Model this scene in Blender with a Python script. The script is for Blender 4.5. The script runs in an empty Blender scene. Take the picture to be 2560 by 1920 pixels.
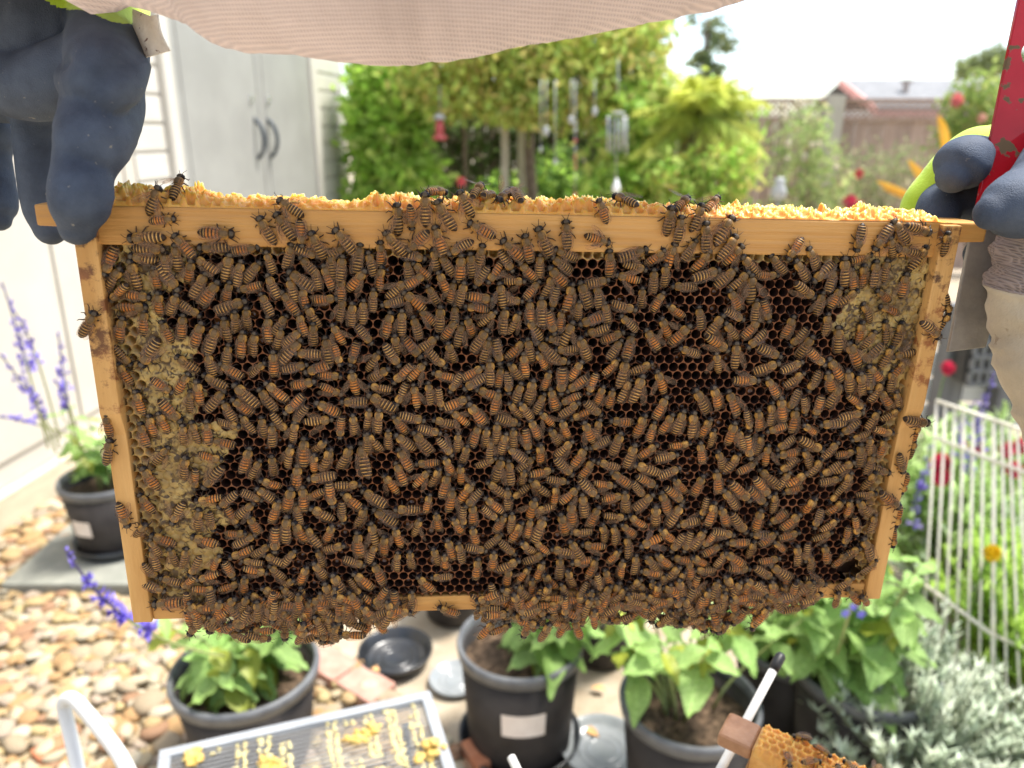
import bpy, bmesh, math, random
import numpy as np
from mathutils import Vector, Matrix, Quaternion, noise as mnoise

rng = np.random.default_rng(7)
random.seed(7)
SC = bpy.context.scene
COL = SC.collection

# ------------------------------------------------------------------ camera
PITCH, EYE, F = math.radians(18.2), 1.5, 1923.0      # pitch down, eye height (m), focal length in 2560-px photo pixels
cam = bpy.data.cameras.new('camera')
cam.sensor_width = 36.0
cam.lens = 36.0 * F / 2560.0
cam.clip_start, cam.clip_end = 0.02, 400.0
cam.dof.use_dof = True
cam.dof.focus_distance = 0.41
cam.dof.aperture_fstop = 7.2
camo = bpy.data.objects.new('camera', cam)
camo.location = (0, 0, EYE)
camo.rotation_euler = (math.pi / 2 - PITCH, 0, 0)
COL.objects.link(camo)
SC.camera = camo

# ------------------------------------------------------------------ sky, sun, exposure
SUN_DIR = Vector((0.50, 0.20, 1.15)).normalized()
world = bpy.data.worlds.new('World')
SC.world = world
world.use_nodes = True
nt = world.node_tree
nt.nodes.clear()
wo = nt.nodes.new('ShaderNodeOutputWorld')
bg = nt.nodes.new('ShaderNodeBackground')
bg.inputs['Strength'].default_value = 0.12
sky = nt.nodes.new('ShaderNodeTexSky')
sky.sky_type = 'NISHITA'
sky.sun_disc = False
sky.sun_elevation = math.asin(SUN_DIR.z)
sky.sun_rotation = math.atan2(SUN_DIR.x, SUN_DIR.y)
sky.dust_density = 0.6
tc = nt.nodes.new('ShaderNodeTexCoord')
mp = nt.nodes.new('ShaderNodeMapping')
mp.inputs['Scale'].default_value = (1.0, 1.0, 2.6)
nz = nt.nodes.new('ShaderNodeTexNoise')
nz.inputs['Scale'].default_value = 2.3
nz.inputs['Detail'].default_value = 6.0
rp = nt.nodes.new('ShaderNodeValToRGB')
rp.color_ramp.elements[0].position = 0.42
rp.color_ramp.elements[0].color = (0.0, 0.0, 0.0, 1)
rp.color_ramp.elements[1].position = 0.66
rp.color_ramp.elements[1].color = (1, 1, 1, 1)
mx = nt.nodes.new('ShaderNodeMix')
mx.data_type = 'RGBA'
mx.inputs[7].default_value = (6.6, 6.8, 7.0, 1)       # bright thin cloud
# an overcast sky is about three times brighter overhead than at the horizon
sz = nt.nodes.new('ShaderNodeSeparateXYZ')
cr = nt.nodes.new('ShaderNodeMapRange')
cr.inputs['From Min'].default_value = 0.0
cr.inputs['From Max'].default_value = 1.0
cr.inputs['To Min'].default_value = 0.38
cr.inputs['To Max'].default_value = 1.38
cv = nt.nodes.new('ShaderNodeVectorMath')
cv.operation = 'SCALE'
cv.inputs[0].default_value = (6.0, 5.75, 5.45)
nt.links.new(tc.outputs['Generated'], sz.inputs[0])
nt.links.new(sz.outputs['Z'], cr.inputs['Value'])
nt.links.new(cr.outputs['Result'], cv.inputs['Scale'])
nt.links.new(cv.outputs['Vector'], mx.inputs[7])
nt.links.new(tc.outputs['Generated'], mp.inputs['Vector'])
nt.links.new(mp.outputs['Vector'], nz.inputs['Vector'])
nt.links.new(nz.outputs['Fac'], rp.inputs['Fac'])
nt.links.new(rp.outputs['Color'], mx.inputs[0])
nt.links.new(sky.outputs['Color'], mx.inputs[6])
nt.links.new(mx.outputs[2], bg.inputs['Color'])
nt.links.new(bg.outputs['Background'], wo.inputs['Surface'])

sun = bpy.data.lights.new('sun', 'SUN')
sun.energy = 3.0
sun.angle = math.radians(14)
sun.color = (1.0, 0.95, 0.87)
suno = bpy.data.objects.new('sun', sun)
suno.rotation_euler = SUN_DIR.to_track_quat('Z', 'Y').to_euler()
suno.location = (2, 2, 6)
COL.objects.link(suno)

vs = SC.view_settings
vs.view_transform = 'Standard'
vs.look = 'None'
vs.gamma = 1.0
vs.use_curve_mapping = False
vs.exposure = 1.6
SC.cycles.use_denoising = True
SC.cycles.max_bounces = 8
SC.cycles.transparent_max_bounces = 12

# ------------------------------------------------------------------ geometry helpers
SP, CP = math.sin(PITCH), math.cos(PITCH)
def ray(u, v):
    dy = (960 - v) / F
    return Vector(((u - 1280) / F, dy * SP + CP, dy * CP - SP))
CAMP = Vector((0, 0, EYE))
def gp(u, v, z=0.0):
    d = ray(u, v)
    return CAMP + d * ((z - EYE) / d.z)
def dp(u, v, d):
    return CAMP + ray(u, v) * d
def yp(u, v, y):
    d = ray(u, v)
    return CAMP + d * (y / d.y)
def px(p):
    q = Vector(p) - CAMP
    d = q.y * CP - q.z * SP
    return 1280 + F * q.x / d, 960 - F * (q.y * SP + q.z * CP) / d

BASE = {}
def tag(o, label=None, cat=None, group=None, kind=None):
    if label: o['label'] = label
    if cat: o['category'] = cat
    if group: o['group'] = group
    if kind: o['kind'] = kind
    return o
def empty(name, loc, label=None, cat=None, group=None):
    o = bpy.data.objects.new(name, None)
    o.empty_display_size = 0.05
    o.location = loc
    COL.objects.link(o)
    BASE[o.name] = np.array(loc, float)
    return tag(o, label, cat, group)

class MB:
    """collects verts / faces / a colour per face / a material slot per face, becomes ONE mesh object"""
    def __init__(s):
        s.v, s.f, s.c, s.m, s.n = [], [], [], [], 0
    def add(s, v, f, c=(1, 1, 1), m=0):
        v = np.asarray(v, float).reshape(-1, 3)
        s.v.append(v)
        for q in f:
            s.f.append([i + s.n for i in q])
        if len(f):
            c = np.asarray(c, float)
            s.c.extend([tuple(c)] * len(f) if c.ndim == 1 else [tuple(x) for x in c])
            s.m.extend([m] * len(f) if np.isscalar(m) else list(m))
        s.n += len(v)
        return s
    def box(s, a, b, c=(1, 1, 1), m=0, M=None):
        a, b = np.array(a, float), np.array(b, float)
        v = np.array([[x, y, z] for x in (a[0], b[0]) for y in (a[1], b[1]) for z in (a[2], b[2])])
        if M is not None:
            v = (np.c_[v, np.ones(8)] @ np.array(M).T)[:, :3]
        return s.add(v, [(0, 1, 3, 2), (4, 6, 7, 5), (0, 4, 5, 1), (2, 3, 7, 6), (0, 2, 6, 4), (1, 5, 7, 3)], c, m)
    def tube(s, path, rad, n=8, c=(1, 1, 1), m=0, cap=True, flat=1.0, up=None):
        path = [Vector(p) for p in path]
        if np.isscalar(rad): rad = [rad] * len(path)
        rings = []
        X = None
        for i, p in enumerate(path):
            t = (path[min(i + 1, len(path) - 1)] - path[max(i - 1, 0)]).normalized()
            if X is None:
                X = Vector(up) if up is not None else (Vector((0, 0, 1)) if abs(t.z) < 0.9 else Vector((1, 0, 0)))
            X = (X - t * X.dot(t)).normalized()
            Y = t.cross(X)
            for k in range(n):
                a = 2 * math.pi * k / n
                rings.append(p + X * (math.cos(a) * rad[i] * flat) + Y * (math.sin(a) * rad[i]))
        f = []
        L = len(path)
        for i in range(L - 1):
            for k in range(n):
                k2 = (k + 1) % n
                f.append((i * n + k, i * n + k2, (i + 1) * n + k2, (i + 1) * n + k))
        if cap:
            f.append(tuple(range(n))[::-1])
            f.append(tuple((L - 1) * n + k for k in range(n)))
        return s.add([tuple(r) for r in rings], f, c, m)
    def lathe(s, prof, center=(0, 0, 0), n=32, c=(1, 1, 1), m=0, closed=False):
        cx, cy, cz = center
        v, f = [], []
        for r, z in prof:
            for k in range(n):
                a = 2 * math.pi * k / n
                v.append((cx + r * math.cos(a), cy + r * math.sin(a), cz + z))
        L = len(prof)
        for i in range(L if closed else L - 1):
            j = (i + 1) % L
            for k in range(n):
                k2 = (k + 1) % n
                f.append((i * n + k, i * n + k2, j * n + k2, j * n + k))
        return s.add(v, f, c, m)
    def prism(s, poly, axis, a, b, c=(1, 1, 1), m=0):
        """extrude a 2D polygon along axis (0/1/2) from a to b"""
        n = len(poly)
        v = []
        for t in (a, b):
            for p in poly:
                q = list(p)
                q.insert(axis, t)
                v.append(q)
        f = [tuple(range(n)), tuple(range(2 * n - 1, n - 1, -1))]
        f += [((i + 1) % n, i, n + i, n + (i + 1) % n) for i in range(n)]
        return s.add(v, f, c, m)
    def mesh(s, name, mats, base=None, smooth=False):
        me = bpy.data.meshes.new(name)
        v = np.concatenate(s.v) if s.v else np.zeros((0, 3))
        if base is not None:
            v = v - base
        me.from_pydata(v.tolist(), [], s.f)
        for mt in (mats if isinstance(mats, (list, tuple)) else [mats]):
            me.materials.append(mt)
        if any(s.m):
            me.polygons.foreach_set('material_index', np.array(s.m, dtype=np.int32))
        at = me.attributes.new('Col', 'FLOAT_COLOR', 'CORNER')
        cnt = np.array([len(q) for q in s.f])
        cc = np.c_[np.array(s.c, float).reshape(-1, 3), np.ones(len(s.f))]
        at.data.foreach_set('color', np.repeat(cc, cnt, axis=0).astype(np.float32).ravel())
        if smooth:
            me.polygons.foreach_set('use_smooth', np.ones(len(s.f), dtype=bool))
        me.validate()
        me.update()
        return me
    def build(s, name, mats, parent=None, smooth=False, bevel=0, label=None, cat=None, group=None, kind=None, seg=2):
        base = BASE.get(parent.name) if parent is not None else None
        me = s.mesh(name, mats, base, smooth)
        if bevel:
            bm = bmesh.new()
            bm.from_mesh(me)
            bmesh.ops.remove_doubles(bm, verts=bm.verts, dist=1e-6)
            bmesh.ops.recalc_face_normals(bm, faces=bm.faces)
            ed = [e for e in bm.edges if len(e.link_faces) == 2 and e.calc_face_angle(0) > 0.5]
            bmesh.ops.bevel(bm, geom=ed, offset=bevel, segments=seg, affect='EDGES', profile=0.6)
            bm.to_mesh(me)
            bm.free()
        o = bpy.data.objects.new(name, me)
        COL.objects.link(o)
        if parent is not None:
            o.parent = parent
            BASE[o.name] = BASE.get(parent.name, np.zeros(3))
        else:
            BASE[o.name] = np.zeros(3)
        return tag(o, label, cat, group, kind)

def copy_of(o, parent, M=None):
    c = o.copy()
    COL.objects.link(c)
    c.parent = parent
    if M is not None: c.matrix_local = M
    return c

# ------------------------------------------------------------------ materials (all procedural)
def mat(name, c1, c2=None, scale=40, detail=5, rough=0.6, bump=0.0, bscale=None, attr=False, spec=0.4, sheen=0.0,
        sss=0.0, sssr=(0.004, 0.002, 0.001), transl=0.0, metallic=0.0, stretch=None, coat=0.0, pos=(0.35, 0.65), roughvar=0.0, mult=False):
    m = bpy.data.materials.new(name)
    m.use_nodes = True
    N, L = m.node_tree.nodes, m.node_tree.links
    b = N['Principled BSDF']
    b.inputs['Roughness'].default_value = rough
    b.inputs['Metallic'].default_value = metallic
    b.inputs['Specular IOR Level'].default_value = spec
    b.inputs['Sheen Weight'].default_value = sheen
    b.inputs['Coat Weight'].default_value = coat
    if sss:
        b.inputs['Subsurface Weight'].default_value = sss
        b.inputs['Subsurface Radius'].default_value = sssr
        b.inputs['Subsurface Scale'].default_value = 1.0
    t = N.new('ShaderNodeTexCoord')
    mpn = N.new('ShaderNodeMapping')
    if stretch: mpn.inputs['Scale'].default_value = stretch
    L.new(t.outputs['Object'], mpn.inputs['Vector'])
    n1 = N.new('ShaderNodeTexNoise')
    n1.inputs['Scale'].default_value = scale
    n1.inputs['Detail'].default_value = detail
    n1.inputs['Roughness'].default_value = 0.62
    L.new(mpn.outputs['Vector'], n1.inputs['Vector'])
    if attr:
        a = N.new('ShaderNodeAttribute')
        a.attribute_name = 'Col'
        src = a.outputs['Color']
    if c2 is not None:
        r = N.new('ShaderNodeValToRGB')
        r.color_ramp.elements[0].position, r.color_ramp.elements[1].position = pos
        r.color_ramp.elements[0].color = (*c1, 1)
        r.color_ramp.elements[1].color = (*c2, 1)
        L.new(n1.outputs['Fac'], r.inputs['Fac'])
        col = r.outputs['Color']
        if attr:
            mm = N.new('ShaderNodeMix')
            mm.data_type = 'RGBA'
            mm.blend_type = 'MULTIPLY'
            mm.inputs[0].default_value = 1.0
            L.new(col, mm.inputs[6])
            L.new(src, mm.inputs[7])
            col = mm.outputs[2]
        L.new(col, b.inputs['Base Color'])
    elif attr:
        L.new(src, b.inputs['Base Color'])
        col = src
    else:
        b.inputs['Base Color'].default_value = (*c1, 1)
        col = None
    if roughvar:
        ma = N.new('ShaderNodeMapRange')
        ma.inputs['To Min'].default_value = rough - roughvar
        ma.inputs['To Max'].default_value = rough + roughvar
        L.new(n1.outputs['Fac'], ma.inputs['Value'])
        L.new(ma.outputs['Result'], b.inputs['Roughness'])
    if bump:
        n2 = N.new('ShaderNodeTexNoise')
        n2.inputs['Scale'].default_value = bscale or scale * 4
        n2.inputs['Detail'].default_value = 4
        L.new(mpn.outputs['Vector'], n2.inputs['Vector'])
        bu = N.new('ShaderNodeBump')
        bu.inputs['Strength'].default_value = bump
        bu.inputs['Distance'].default_value = 1.0 / (bscale or scale * 4)
        L.new(n2.outputs['Fac'], bu.inputs['Height'])
        L.new(bu.outputs['Normal'], b.inputs['Normal'])
    if transl:
        tr = N.new('ShaderNodeBsdfTranslucent')
        if col is not None: L.new(col, tr.inputs['Color'])
        else: tr.inputs['Color'].default_value = (*c1, 1)
        mxs = N.new('ShaderNodeMixShader')
        mxs.inputs[0].default_value = transl
        L.new(b.outputs[0], mxs.inputs[1])
        L.new(tr.outputs[0], mxs.inputs[2])
        L.new(mxs.outputs[0], N['Material Output'].inputs['Surface'])
    return m

W1 = (0.92, 0.92, 0.92); W2 = (1.06, 1.06, 1.06)
MT = {
 'wood': mat('frame_wood', (0.44, 0.205, 0.050), (0.62, 0.335, 0.100), scale=34, detail=8, rough=0.5, bump=0.3, bscale=120, stretch=(0.14, 3.4, 3.4), pos=(0.28, 0.68)),
 'wood_v': mat('frame_wood_upright', (0.50, 0.27, 0.09), (0.64, 0.38, 0.14), scale=30, rough=0.48, bump=0.12, bscale=160, stretch=(3.2, 0.3, 3.2), pos=(0.3, 0.7)),
 'comb_rim': mat('comb_rim', (0.14, 0.050, 0.022), (0.29, 0.118, 0.052), scale=60, rough=0.6, bump=0.2, bscale=900, spec=.15),
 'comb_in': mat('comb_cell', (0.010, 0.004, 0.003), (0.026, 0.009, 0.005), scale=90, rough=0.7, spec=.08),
 'comb_wax': mat('comb_new_wax', (0.50, 0.33, 0.10), (0.36, 0.20, 0.06), scale=120, rough=0.38, sss=0.25),
 'burr': mat('burr_wax', (0.58, 0.25, 0.035), (0.72, 0.41, 0.10), scale=40, rough=0.38, bump=0.25, bscale=700, sss=0.6, sssr=(0.006, 0.003, 0.0009)),
 'bee': mat('bee_body', (0.66, 0.66, 0.66), (1.25, 1.2, 1.12), scale=900, rough=0.42, bump=0.35, bscale=2600, attr=True, sheen=0.0, spec=0.2),
}

def per_object_tint(m, lo=.78, hi=1.25):
    """each bee a little lighter or darker than its neighbour"""
    N, L = m.node_tree.nodes, m.node_tree.links
    b = N['Principled BSDF']; old = b.inputs['Base Color'].links[0].from_socket
    oi = N.new('ShaderNodeObjectInfo'); mr = N.new('ShaderNodeMapRange')
    mr.inputs['To Min'].default_value = lo; mr.inputs['To Max'].default_value = hi
    L.new(oi.outputs['Random'], mr.inputs['Value'])
    mu = N.new('ShaderNodeVectorMath'); mu.operation = 'SCALE'
    L.new(old, mu.inputs[0]); L.new(mr.outputs['Result'], mu.inputs['Scale'])
    L.new(mu.outputs['Vector'], b.inputs['Base Color'])
per_object_tint(MT['bee'])

# ------------------------------------------------------------------ hive frame (local mm -> m; x right, y up, z towards the camera)
FR = np.array([[0.99492545, 0.02942098, 0.09621723], [0.00229186, 0.9494174, -0.3140085], [-0.10058875, 0.31263557, 0.94453211]])
FT = np.array([14.56, 85.237, -386.697]) / 1000
MC = np.array([[1, 0, 0], [0, SP, -CP], [0, CP, SP]])          # camera axes in the world
Rw = MC @ FR
tw = MC @ FT + np.array([0, 0, EYE])
FM = Matrix([[*Rw[0], tw[0]], [*Rw[1], tw[1]], [*Rw[2], tw[2]], [0, 0, 0, 1]])
mm = 0.001

frame = empty('framed_honeycomb', (0, 0, 0), 'wooden hive frame of dark honeycomb crowded with bees, held up by gloved hands', 'hive frame')
frame.matrix_world = FM
BASE[frame.name] = np.zeros(3)

def propolis_wood():
    """wood with the brown propolis smears of a used side bar"""
    m = mat('side_bar_wood', (0.50, 0.26, 0.075), (0.64, 0.37, 0.13), scale=30, rough=0.48, bump=0.15, bscale=200, stretch=(3.2, 0.3, 3.2))
    N, L = m.node_tree.nodes, m.node_tree.links
    b = N['Principled BSDF']
    old = b.inputs['Base Color'].links[0].from_socket
    t = N.new('ShaderNodeTexCoord')
    sx = N.new('ShaderNodeSeparateXYZ')
    L.new(t.outputs['Object'], sx.inputs[0])
    n = N.new('ShaderNodeTexNoise'); n.inputs['Scale'].default_value = 95; n.inputs['Detail'].default_value = 9; n.inputs['Roughness'].default_value = .7
    L.new(t.outputs['Object'], n.inputs['Vector'])
    mr = N.new('ShaderNodeMapRange')
    mr.inputs['From Min'].default_value = -0.125; mr.inputs['From Max'].default_value = -0.095
    mr.inputs['To Min'].default_value = -0.25; mr.inputs['To Max'].default_value = 0.045
    L.new(sx.outputs['Y'], mr.inputs['Value'])
    ad = N.new('ShaderNodeMath'); ad.operation = 'ADD'
    L.new(n.outputs['Fac'], ad.inputs[0]); L.new(mr.outputs['Result'], ad.inputs[1])
    r = N.new('ShaderNodeValToRGB')
    r.color_ramp.elements[0].position = 0.535; r.color_ramp.elements[1].position = 0.64
    L.new(ad.outputs[0], r.inputs['Fac'])
    n3 = N.new('ShaderNodeTexNoise'); n3.inputs['Scale'].default_value = 16; n3.inputs['Detail'].default_value = 3
    L.new(t.outputs['Object'], n3.inputs['Vector'])
    r3 = N.new('ShaderNodeValToRGB'); r3.color_ramp.elements[0].position = 0.46; r3.color_ramp.elements[1].position = 0.6
    r3.color_ramp.elements[0].color = (0.30, 0.11, 0.035, 1); r3.color_ramp.elements[1].color = (0.10, 0.045, 0.02, 1)
    L.new(n3.outputs['Fac'], r3.inputs['Fac'])
    mi = N.new('ShaderNodeMix'); mi.data_type = 'RGBA'
    L.new(r.outputs['Color'], mi.inputs[0]); L.new(old, mi.inputs[6]); L.new(r3.outputs['Color'], mi.inputs[7])
    L.new(mi.outputs[2], b.inputs['Base Color'])
    return m
MT['side'] = propolis_wood()

# top bar with its two thinner lugs
prof = [(-241.3, 0), (-241.3, -10), (-220.5, -10.6), (-218, -18.6), (218, -18.6), (220.5, -10.6), (241.3, -10), (241.3, 0)]
b = MB(); b.prism([(x * mm, y * mm) for x, y in prof], 2, -27 * mm, 0)
b.build('top_bar', MT['wood'], frame, bevel=0.0011)
# side bars: wide shoulders above, narrower below
for sx in (-1, 1):
    pr = [(-1, 4.2), (-104, 4.0), (-117, 0.4), (-232, 0.3), (-232, -27), (-117, -27), (-104, -31), (-1, -31)]
    x0, x1 = (-223.8, -213.6) if sx < 0 else (213.6, 223.8)
    b = MB(); b.prism([(y * mm, z * mm) for y, z in pr], 0, x0 * mm, x1 * mm)
    o = b.build('side_bar', MT['side'], frame, bevel=0.0008)
    tag(o, 'side bar with brown propolis smears on its ' + ('left' if sx < 0 else 'right') + ' edge')
b = MB(); b.box((-213.4 * mm, -231.6 * mm, -24.5 * mm), (213.4 * mm, -221.8 * mm, -1.6 * mm))
b.build('bottom_bar', MT['wood'], frame, bevel=0.0009)

# ---- comb: hexagonal cells with real depth
PX, PY = 5.4, 5.4 * math.sqrt(3) / 2
def und(x, y):
    return 1.3 * mnoise.noise((x * 0.018, y * 0.022, 3.1)) + 0.5 * mnoise.noise((x * 0.06, y * 0.06, 9.0))
def capped(x, y):
    e = 9 * mnoise.noise((x * 0.03, y * 0.045, 5.0)) + 4 * mnoise.noise((x * 0.15, y * 0.15, 1.0))
    left = -203.5 < x < -176 + 2.6 * e + 10 * math.sin(y * 0.045 + 1.0)
    right = x > 168 + e + max(0, (-y - 60)) * 0.7 and -90 < y
    return left or right
def missing(x, y):
    return (x - 201) ** 2 / 9 ** 2 + (y + 212) ** 2 / 9 ** 2 < 1
comb, caps = MB(), {-1: MB(), 1: MB()}
R0 = PX / math.sqrt(3)
hexo, hexi = [], []
for k in range(12):
    a = math.radians(30 * k + 30)
    ro = R0 if k % 2 == 0 else R0 * math.cos(math.pi / 6)
    hexo.append((ro * math.cos(a), ro * math.sin(a)))
    hexi.append((math.cos(a), math.sin(a)))
hexo, hexi = np.array(hexo), np.array(hexi)
rimf = [(k, (k + 1) % 12, 12 + (k + 1) % 12, 12 + k) for k in range(12)]
walf = [(12 + k, 12 + (k + 1) % 12, 24 + (k + 1) % 12, 24 + k) for k in range(12)]
basef = [tuple(24 + k for k in range(12))]
nr = 0
y = -20.2
capcells = []
while y > -222:
    x = -212 + (PX / 2 if nr % 2 else 0)
    while x < 213:
        jx, jy = x + rng.normal(0, .07), y + rng.normal(0, .07)
        if missing(x, y):
            pass
        elif capped(x, y):
            capcells.append((x, y))
        else:
            z = -2.4 + und(x, y)
            edge = x < -203 or x > 205 or y > -23
            ri = (2.62 if not edge else 2.6) + rng.normal(0, .04)
            dep = 9.5 if rng.random() > .05 else 6.5
            if edge: dep = 7.5
            wet = not edge and rng.random() < (.16 if (x > 90 or y < -150) else .05)
            if wet: dep = rng.uniform(2.5, 5.5)
            v = np.zeros((36, 3))
            v[:12, :2] = hexo + (x, y)
            v[12:24, :2] = hexi * ri + (jx, jy)
            v[24:, :2] = hexi * (ri * .9) + (jx, jy)
            for i in range(12):
                v[i, 2] = -2.4 + und(*v[i, :2]) - .12
            v[12:24, 2] = z + rng.normal(0, .06) + .1
            v[24:, 2] = z - dep
            if edge:
                comb.add(v * mm, rimf + walf + basef, m=[2] * 25)
            else:
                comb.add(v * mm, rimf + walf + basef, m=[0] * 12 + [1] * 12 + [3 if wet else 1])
        x += PX
    y -= PY; nr += 1
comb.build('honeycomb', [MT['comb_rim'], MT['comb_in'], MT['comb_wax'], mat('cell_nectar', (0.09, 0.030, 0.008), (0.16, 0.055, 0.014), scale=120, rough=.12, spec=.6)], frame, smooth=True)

# capped honey: lumpy cappings over the cells
def cap_mat():
    m = mat('honey_cappings', (0.20, 0.12, 0.036), (0.50, 0.345, 0.115), scale=40, detail=6, rough=0.42, bump=0.35, bscale=800, sss=0.2, pos=(0.36, 0.6))
    N, L = m.node_tree.nodes, m.node_tree.links
    b = N['Principled BSDF']
    old = b.inputs['Base Color'].links[0].from_socket
    t = N.new('ShaderNodeTexCoord')
    n = N.new('ShaderNodeTexNoise'); n.inputs['Scale'].default_value = 250; n.inputs['Detail'].default_value = 4
    n.inputs['Distortion'].default_value = 1.2
    L.new(t.outputs['Object'], n.inputs['Vector'])
    n4 = N.new('ShaderNodeTexNoise'); n4.inputs['Scale'].default_value = 45; n4.inputs['Detail'].default_value = 2
    L.new(t.outputs['Object'], n4.inputs['Vector'])
    ad = N.new('ShaderNodeMath'); ad.operation = 'MULTIPLY_ADD'; ad.inputs[1].default_value = 0.5
    L.new(n4.outputs['Fac'], ad.inputs[0]); L.new(n.outputs['Fac'], ad.inputs[2])
    r = N.new('ShaderNodeValToRGB'); r.color_ramp.elements[0].position = 0.75; r.color_ramp.elements[1].position = 0.88
    L.new(ad.outputs[0], r.inputs['Fac'])
    mi = N.new('ShaderNodeMix'); mi.data_type = 'RGBA'; mi.inputs[7].default_value = (0.085, 0.05, 0.02, 1)
    L.new(r.outputs['Color'], mi.inputs[0]); L.new(old, mi.inputs[6])
    L.new(mi.outputs[2], b.inputs['Base Color'])
    return m
MT['cap'] = cap_mat()
rr = [0, .35, .7, 1.0]
for x, y in capcells:
    v = []
    bumpv = rng.normal(0.5, .22)
    for q, r in enumerate(rr):
        for k in range(12):
            p = hexo[k] * r * 1.01 + (x, y)
            zz = -2.2 + und(*p) + .5 + bumpv * (1 - r * r) + .5 * mnoise.noise((p[0] * .55, p[1] * .55, 2.0)) - .35 * r ** 4
            v.append((p[0], p[1], zz))
    f = []
    for q in range(3):
        for k in range(12):
            k2 = (k + 1) % 12
            f.append((q * 12 + k, (q + 1) * 12 + k, (q + 1) * 12 + k2, q * 12 + k2))
    caps[-1 if x < 0 else 1].add(np.array(v) * mm, f)
for sd, q in caps.items():
    q.build('honey_cappings', MT['cap'], frame, smooth=True, label=('broad' if sd < 0 else 'small') + ' patch of capped honey at the ' + ('left' if sd < 0 else 'upper right') + ' of the comb')
# foundation sheet behind the cells (shows in the gnawed lower corner)
b = MB(); b.box((-212 * mm, -221 * mm, -15 * mm), (212 * mm, -19 * mm, -13.2 * mm))
b.build('foundation_sheet', mat('black_foundation', (0.03, 0.016, 0.010), (0.06, 0.03, 0.016), scale=300, rough=.5), frame)

# ---- burr comb along the top of the bar
hx = np.array([240, 285, 340, 430, 500, 560, 640, 700, 800, 880, 890, 900, 930, 1000, 1080, 1130, 1200, 1290, 1330, 1400, 1440, 1500, 1560, 1640, 1700,
               1830, 1870, 1885, 1900, 1930, 1960, 2000, 2060, 2100, 2108, 2132, 2140, 2170, 2200, 2220, 2290, 2340, 2400, 2412, 2425])
hh = np.array([30, 42, 45, 35, 38, 22, 20, 22, 18, 13, 26, 14, 35, 30, 31, 33, 34, 36, 34, 33, 38, 33, 30, 28, 24,
               24, 20, 30, 33, 24, 22, 28, 30, 18, 2, 2, 26, 22, 18, 32, 30, 24, 20, 12, 0])
bx = (hx - 1280) / F * 388 - 14.5
bh = hh / 4.95 * 1.16
gx = np.arange(-212, 222, .62)
gz = np.concatenate([np.arange(-26.5, -.3, .62), [-.25]])
Q = 6.3
def hexdist(x, z):
    """distance to the nearest cell wall of a hexagonal lattice and the cell id"""
    best = []
    r = round(z / (Q * .866))
    for rr_ in (r - 1, r, r + 1):
        off = Q / 2 if rr_ % 2 else 0
        c = round((x - off) / Q)
        for cc in (c - 1, c, c + 1):
            best.append((math.hypot(x - off - cc * Q, z - rr_ * Q * .866), rr_, cc))
    best.sort()
    return (best[1][0] - best[0][0]) / 2, best[0][1:]
V = np.zeros((len(gx), len(gz), 3))
for i, x in enumerate(gx):
    top = np.interp(x, bx, bh)
    for j, z in enumerate(gz):
        wx = x + 1.3 * mnoise.noise((x * .12, z * .2, 0)); wz = z + 1.2 * mnoise.noise((x * .13, z * .2, 7))
        d, cid = hexdist(wx, wz + 1.4)
        n1 = mnoise.noise((x * .35, z * .35, 4.2)); n2 = mnoise.noise((x * 1.1, z * 1.1, 2.2))
        colh = .72 + .5 * mnoise.noise((cid[1] * .9, cid[0] * 1.7, 8.0)) + .35 * mnoise.noise((x * .25, z * .25, 6))
        fl = .28 + .25 * mnoise.noise((cid[1] * 2.1, cid[0] * 2.3, 1.0))
        w = max(0.0, min(1.0, (1.15 - d) / .75))
        front = 0.62 if z > -4.0 else 1.0
        h = top * front * (max(.1, fl) + (max(.3, colh + .13 * n2) - max(.1, fl)) * w * w * (3 - 2 * w)) + .25 * n1
        V[i, j] = (x, max(0.08, h) if top > .3 else 0.03, z)
ni, nj = len(gx), len(gz)
vl = V.reshape(-1, 3).tolist()
fl = [(i * nj + j, i * nj + j + 1, (i + 1) * nj + j + 1, (i + 1) * nj + j) for i in range(ni - 1) for j in range(nj - 1)]
# skirts down to the bar, front and back
s0 = len(vl)
for i in range(ni):
    vl.append((gx[i], -.05, gz[-1] + .1)); vl.append((gx[i], -.05, gz[0] - .1))
for i in range(ni - 1):
    fl.append((i * nj + nj - 1, s0 + 2 * i, s0 + 2 * i + 2, (i + 1) * nj + nj - 1))
    fl.append((s0 + 2 * i + 1, i * nj, (i + 1) * nj, s0 + 2 * i + 3))
b = MB(); b.add(np.array(vl) * mm, fl)
b.build('burr_comb', MT['burr'], frame, smooth=True)

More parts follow.
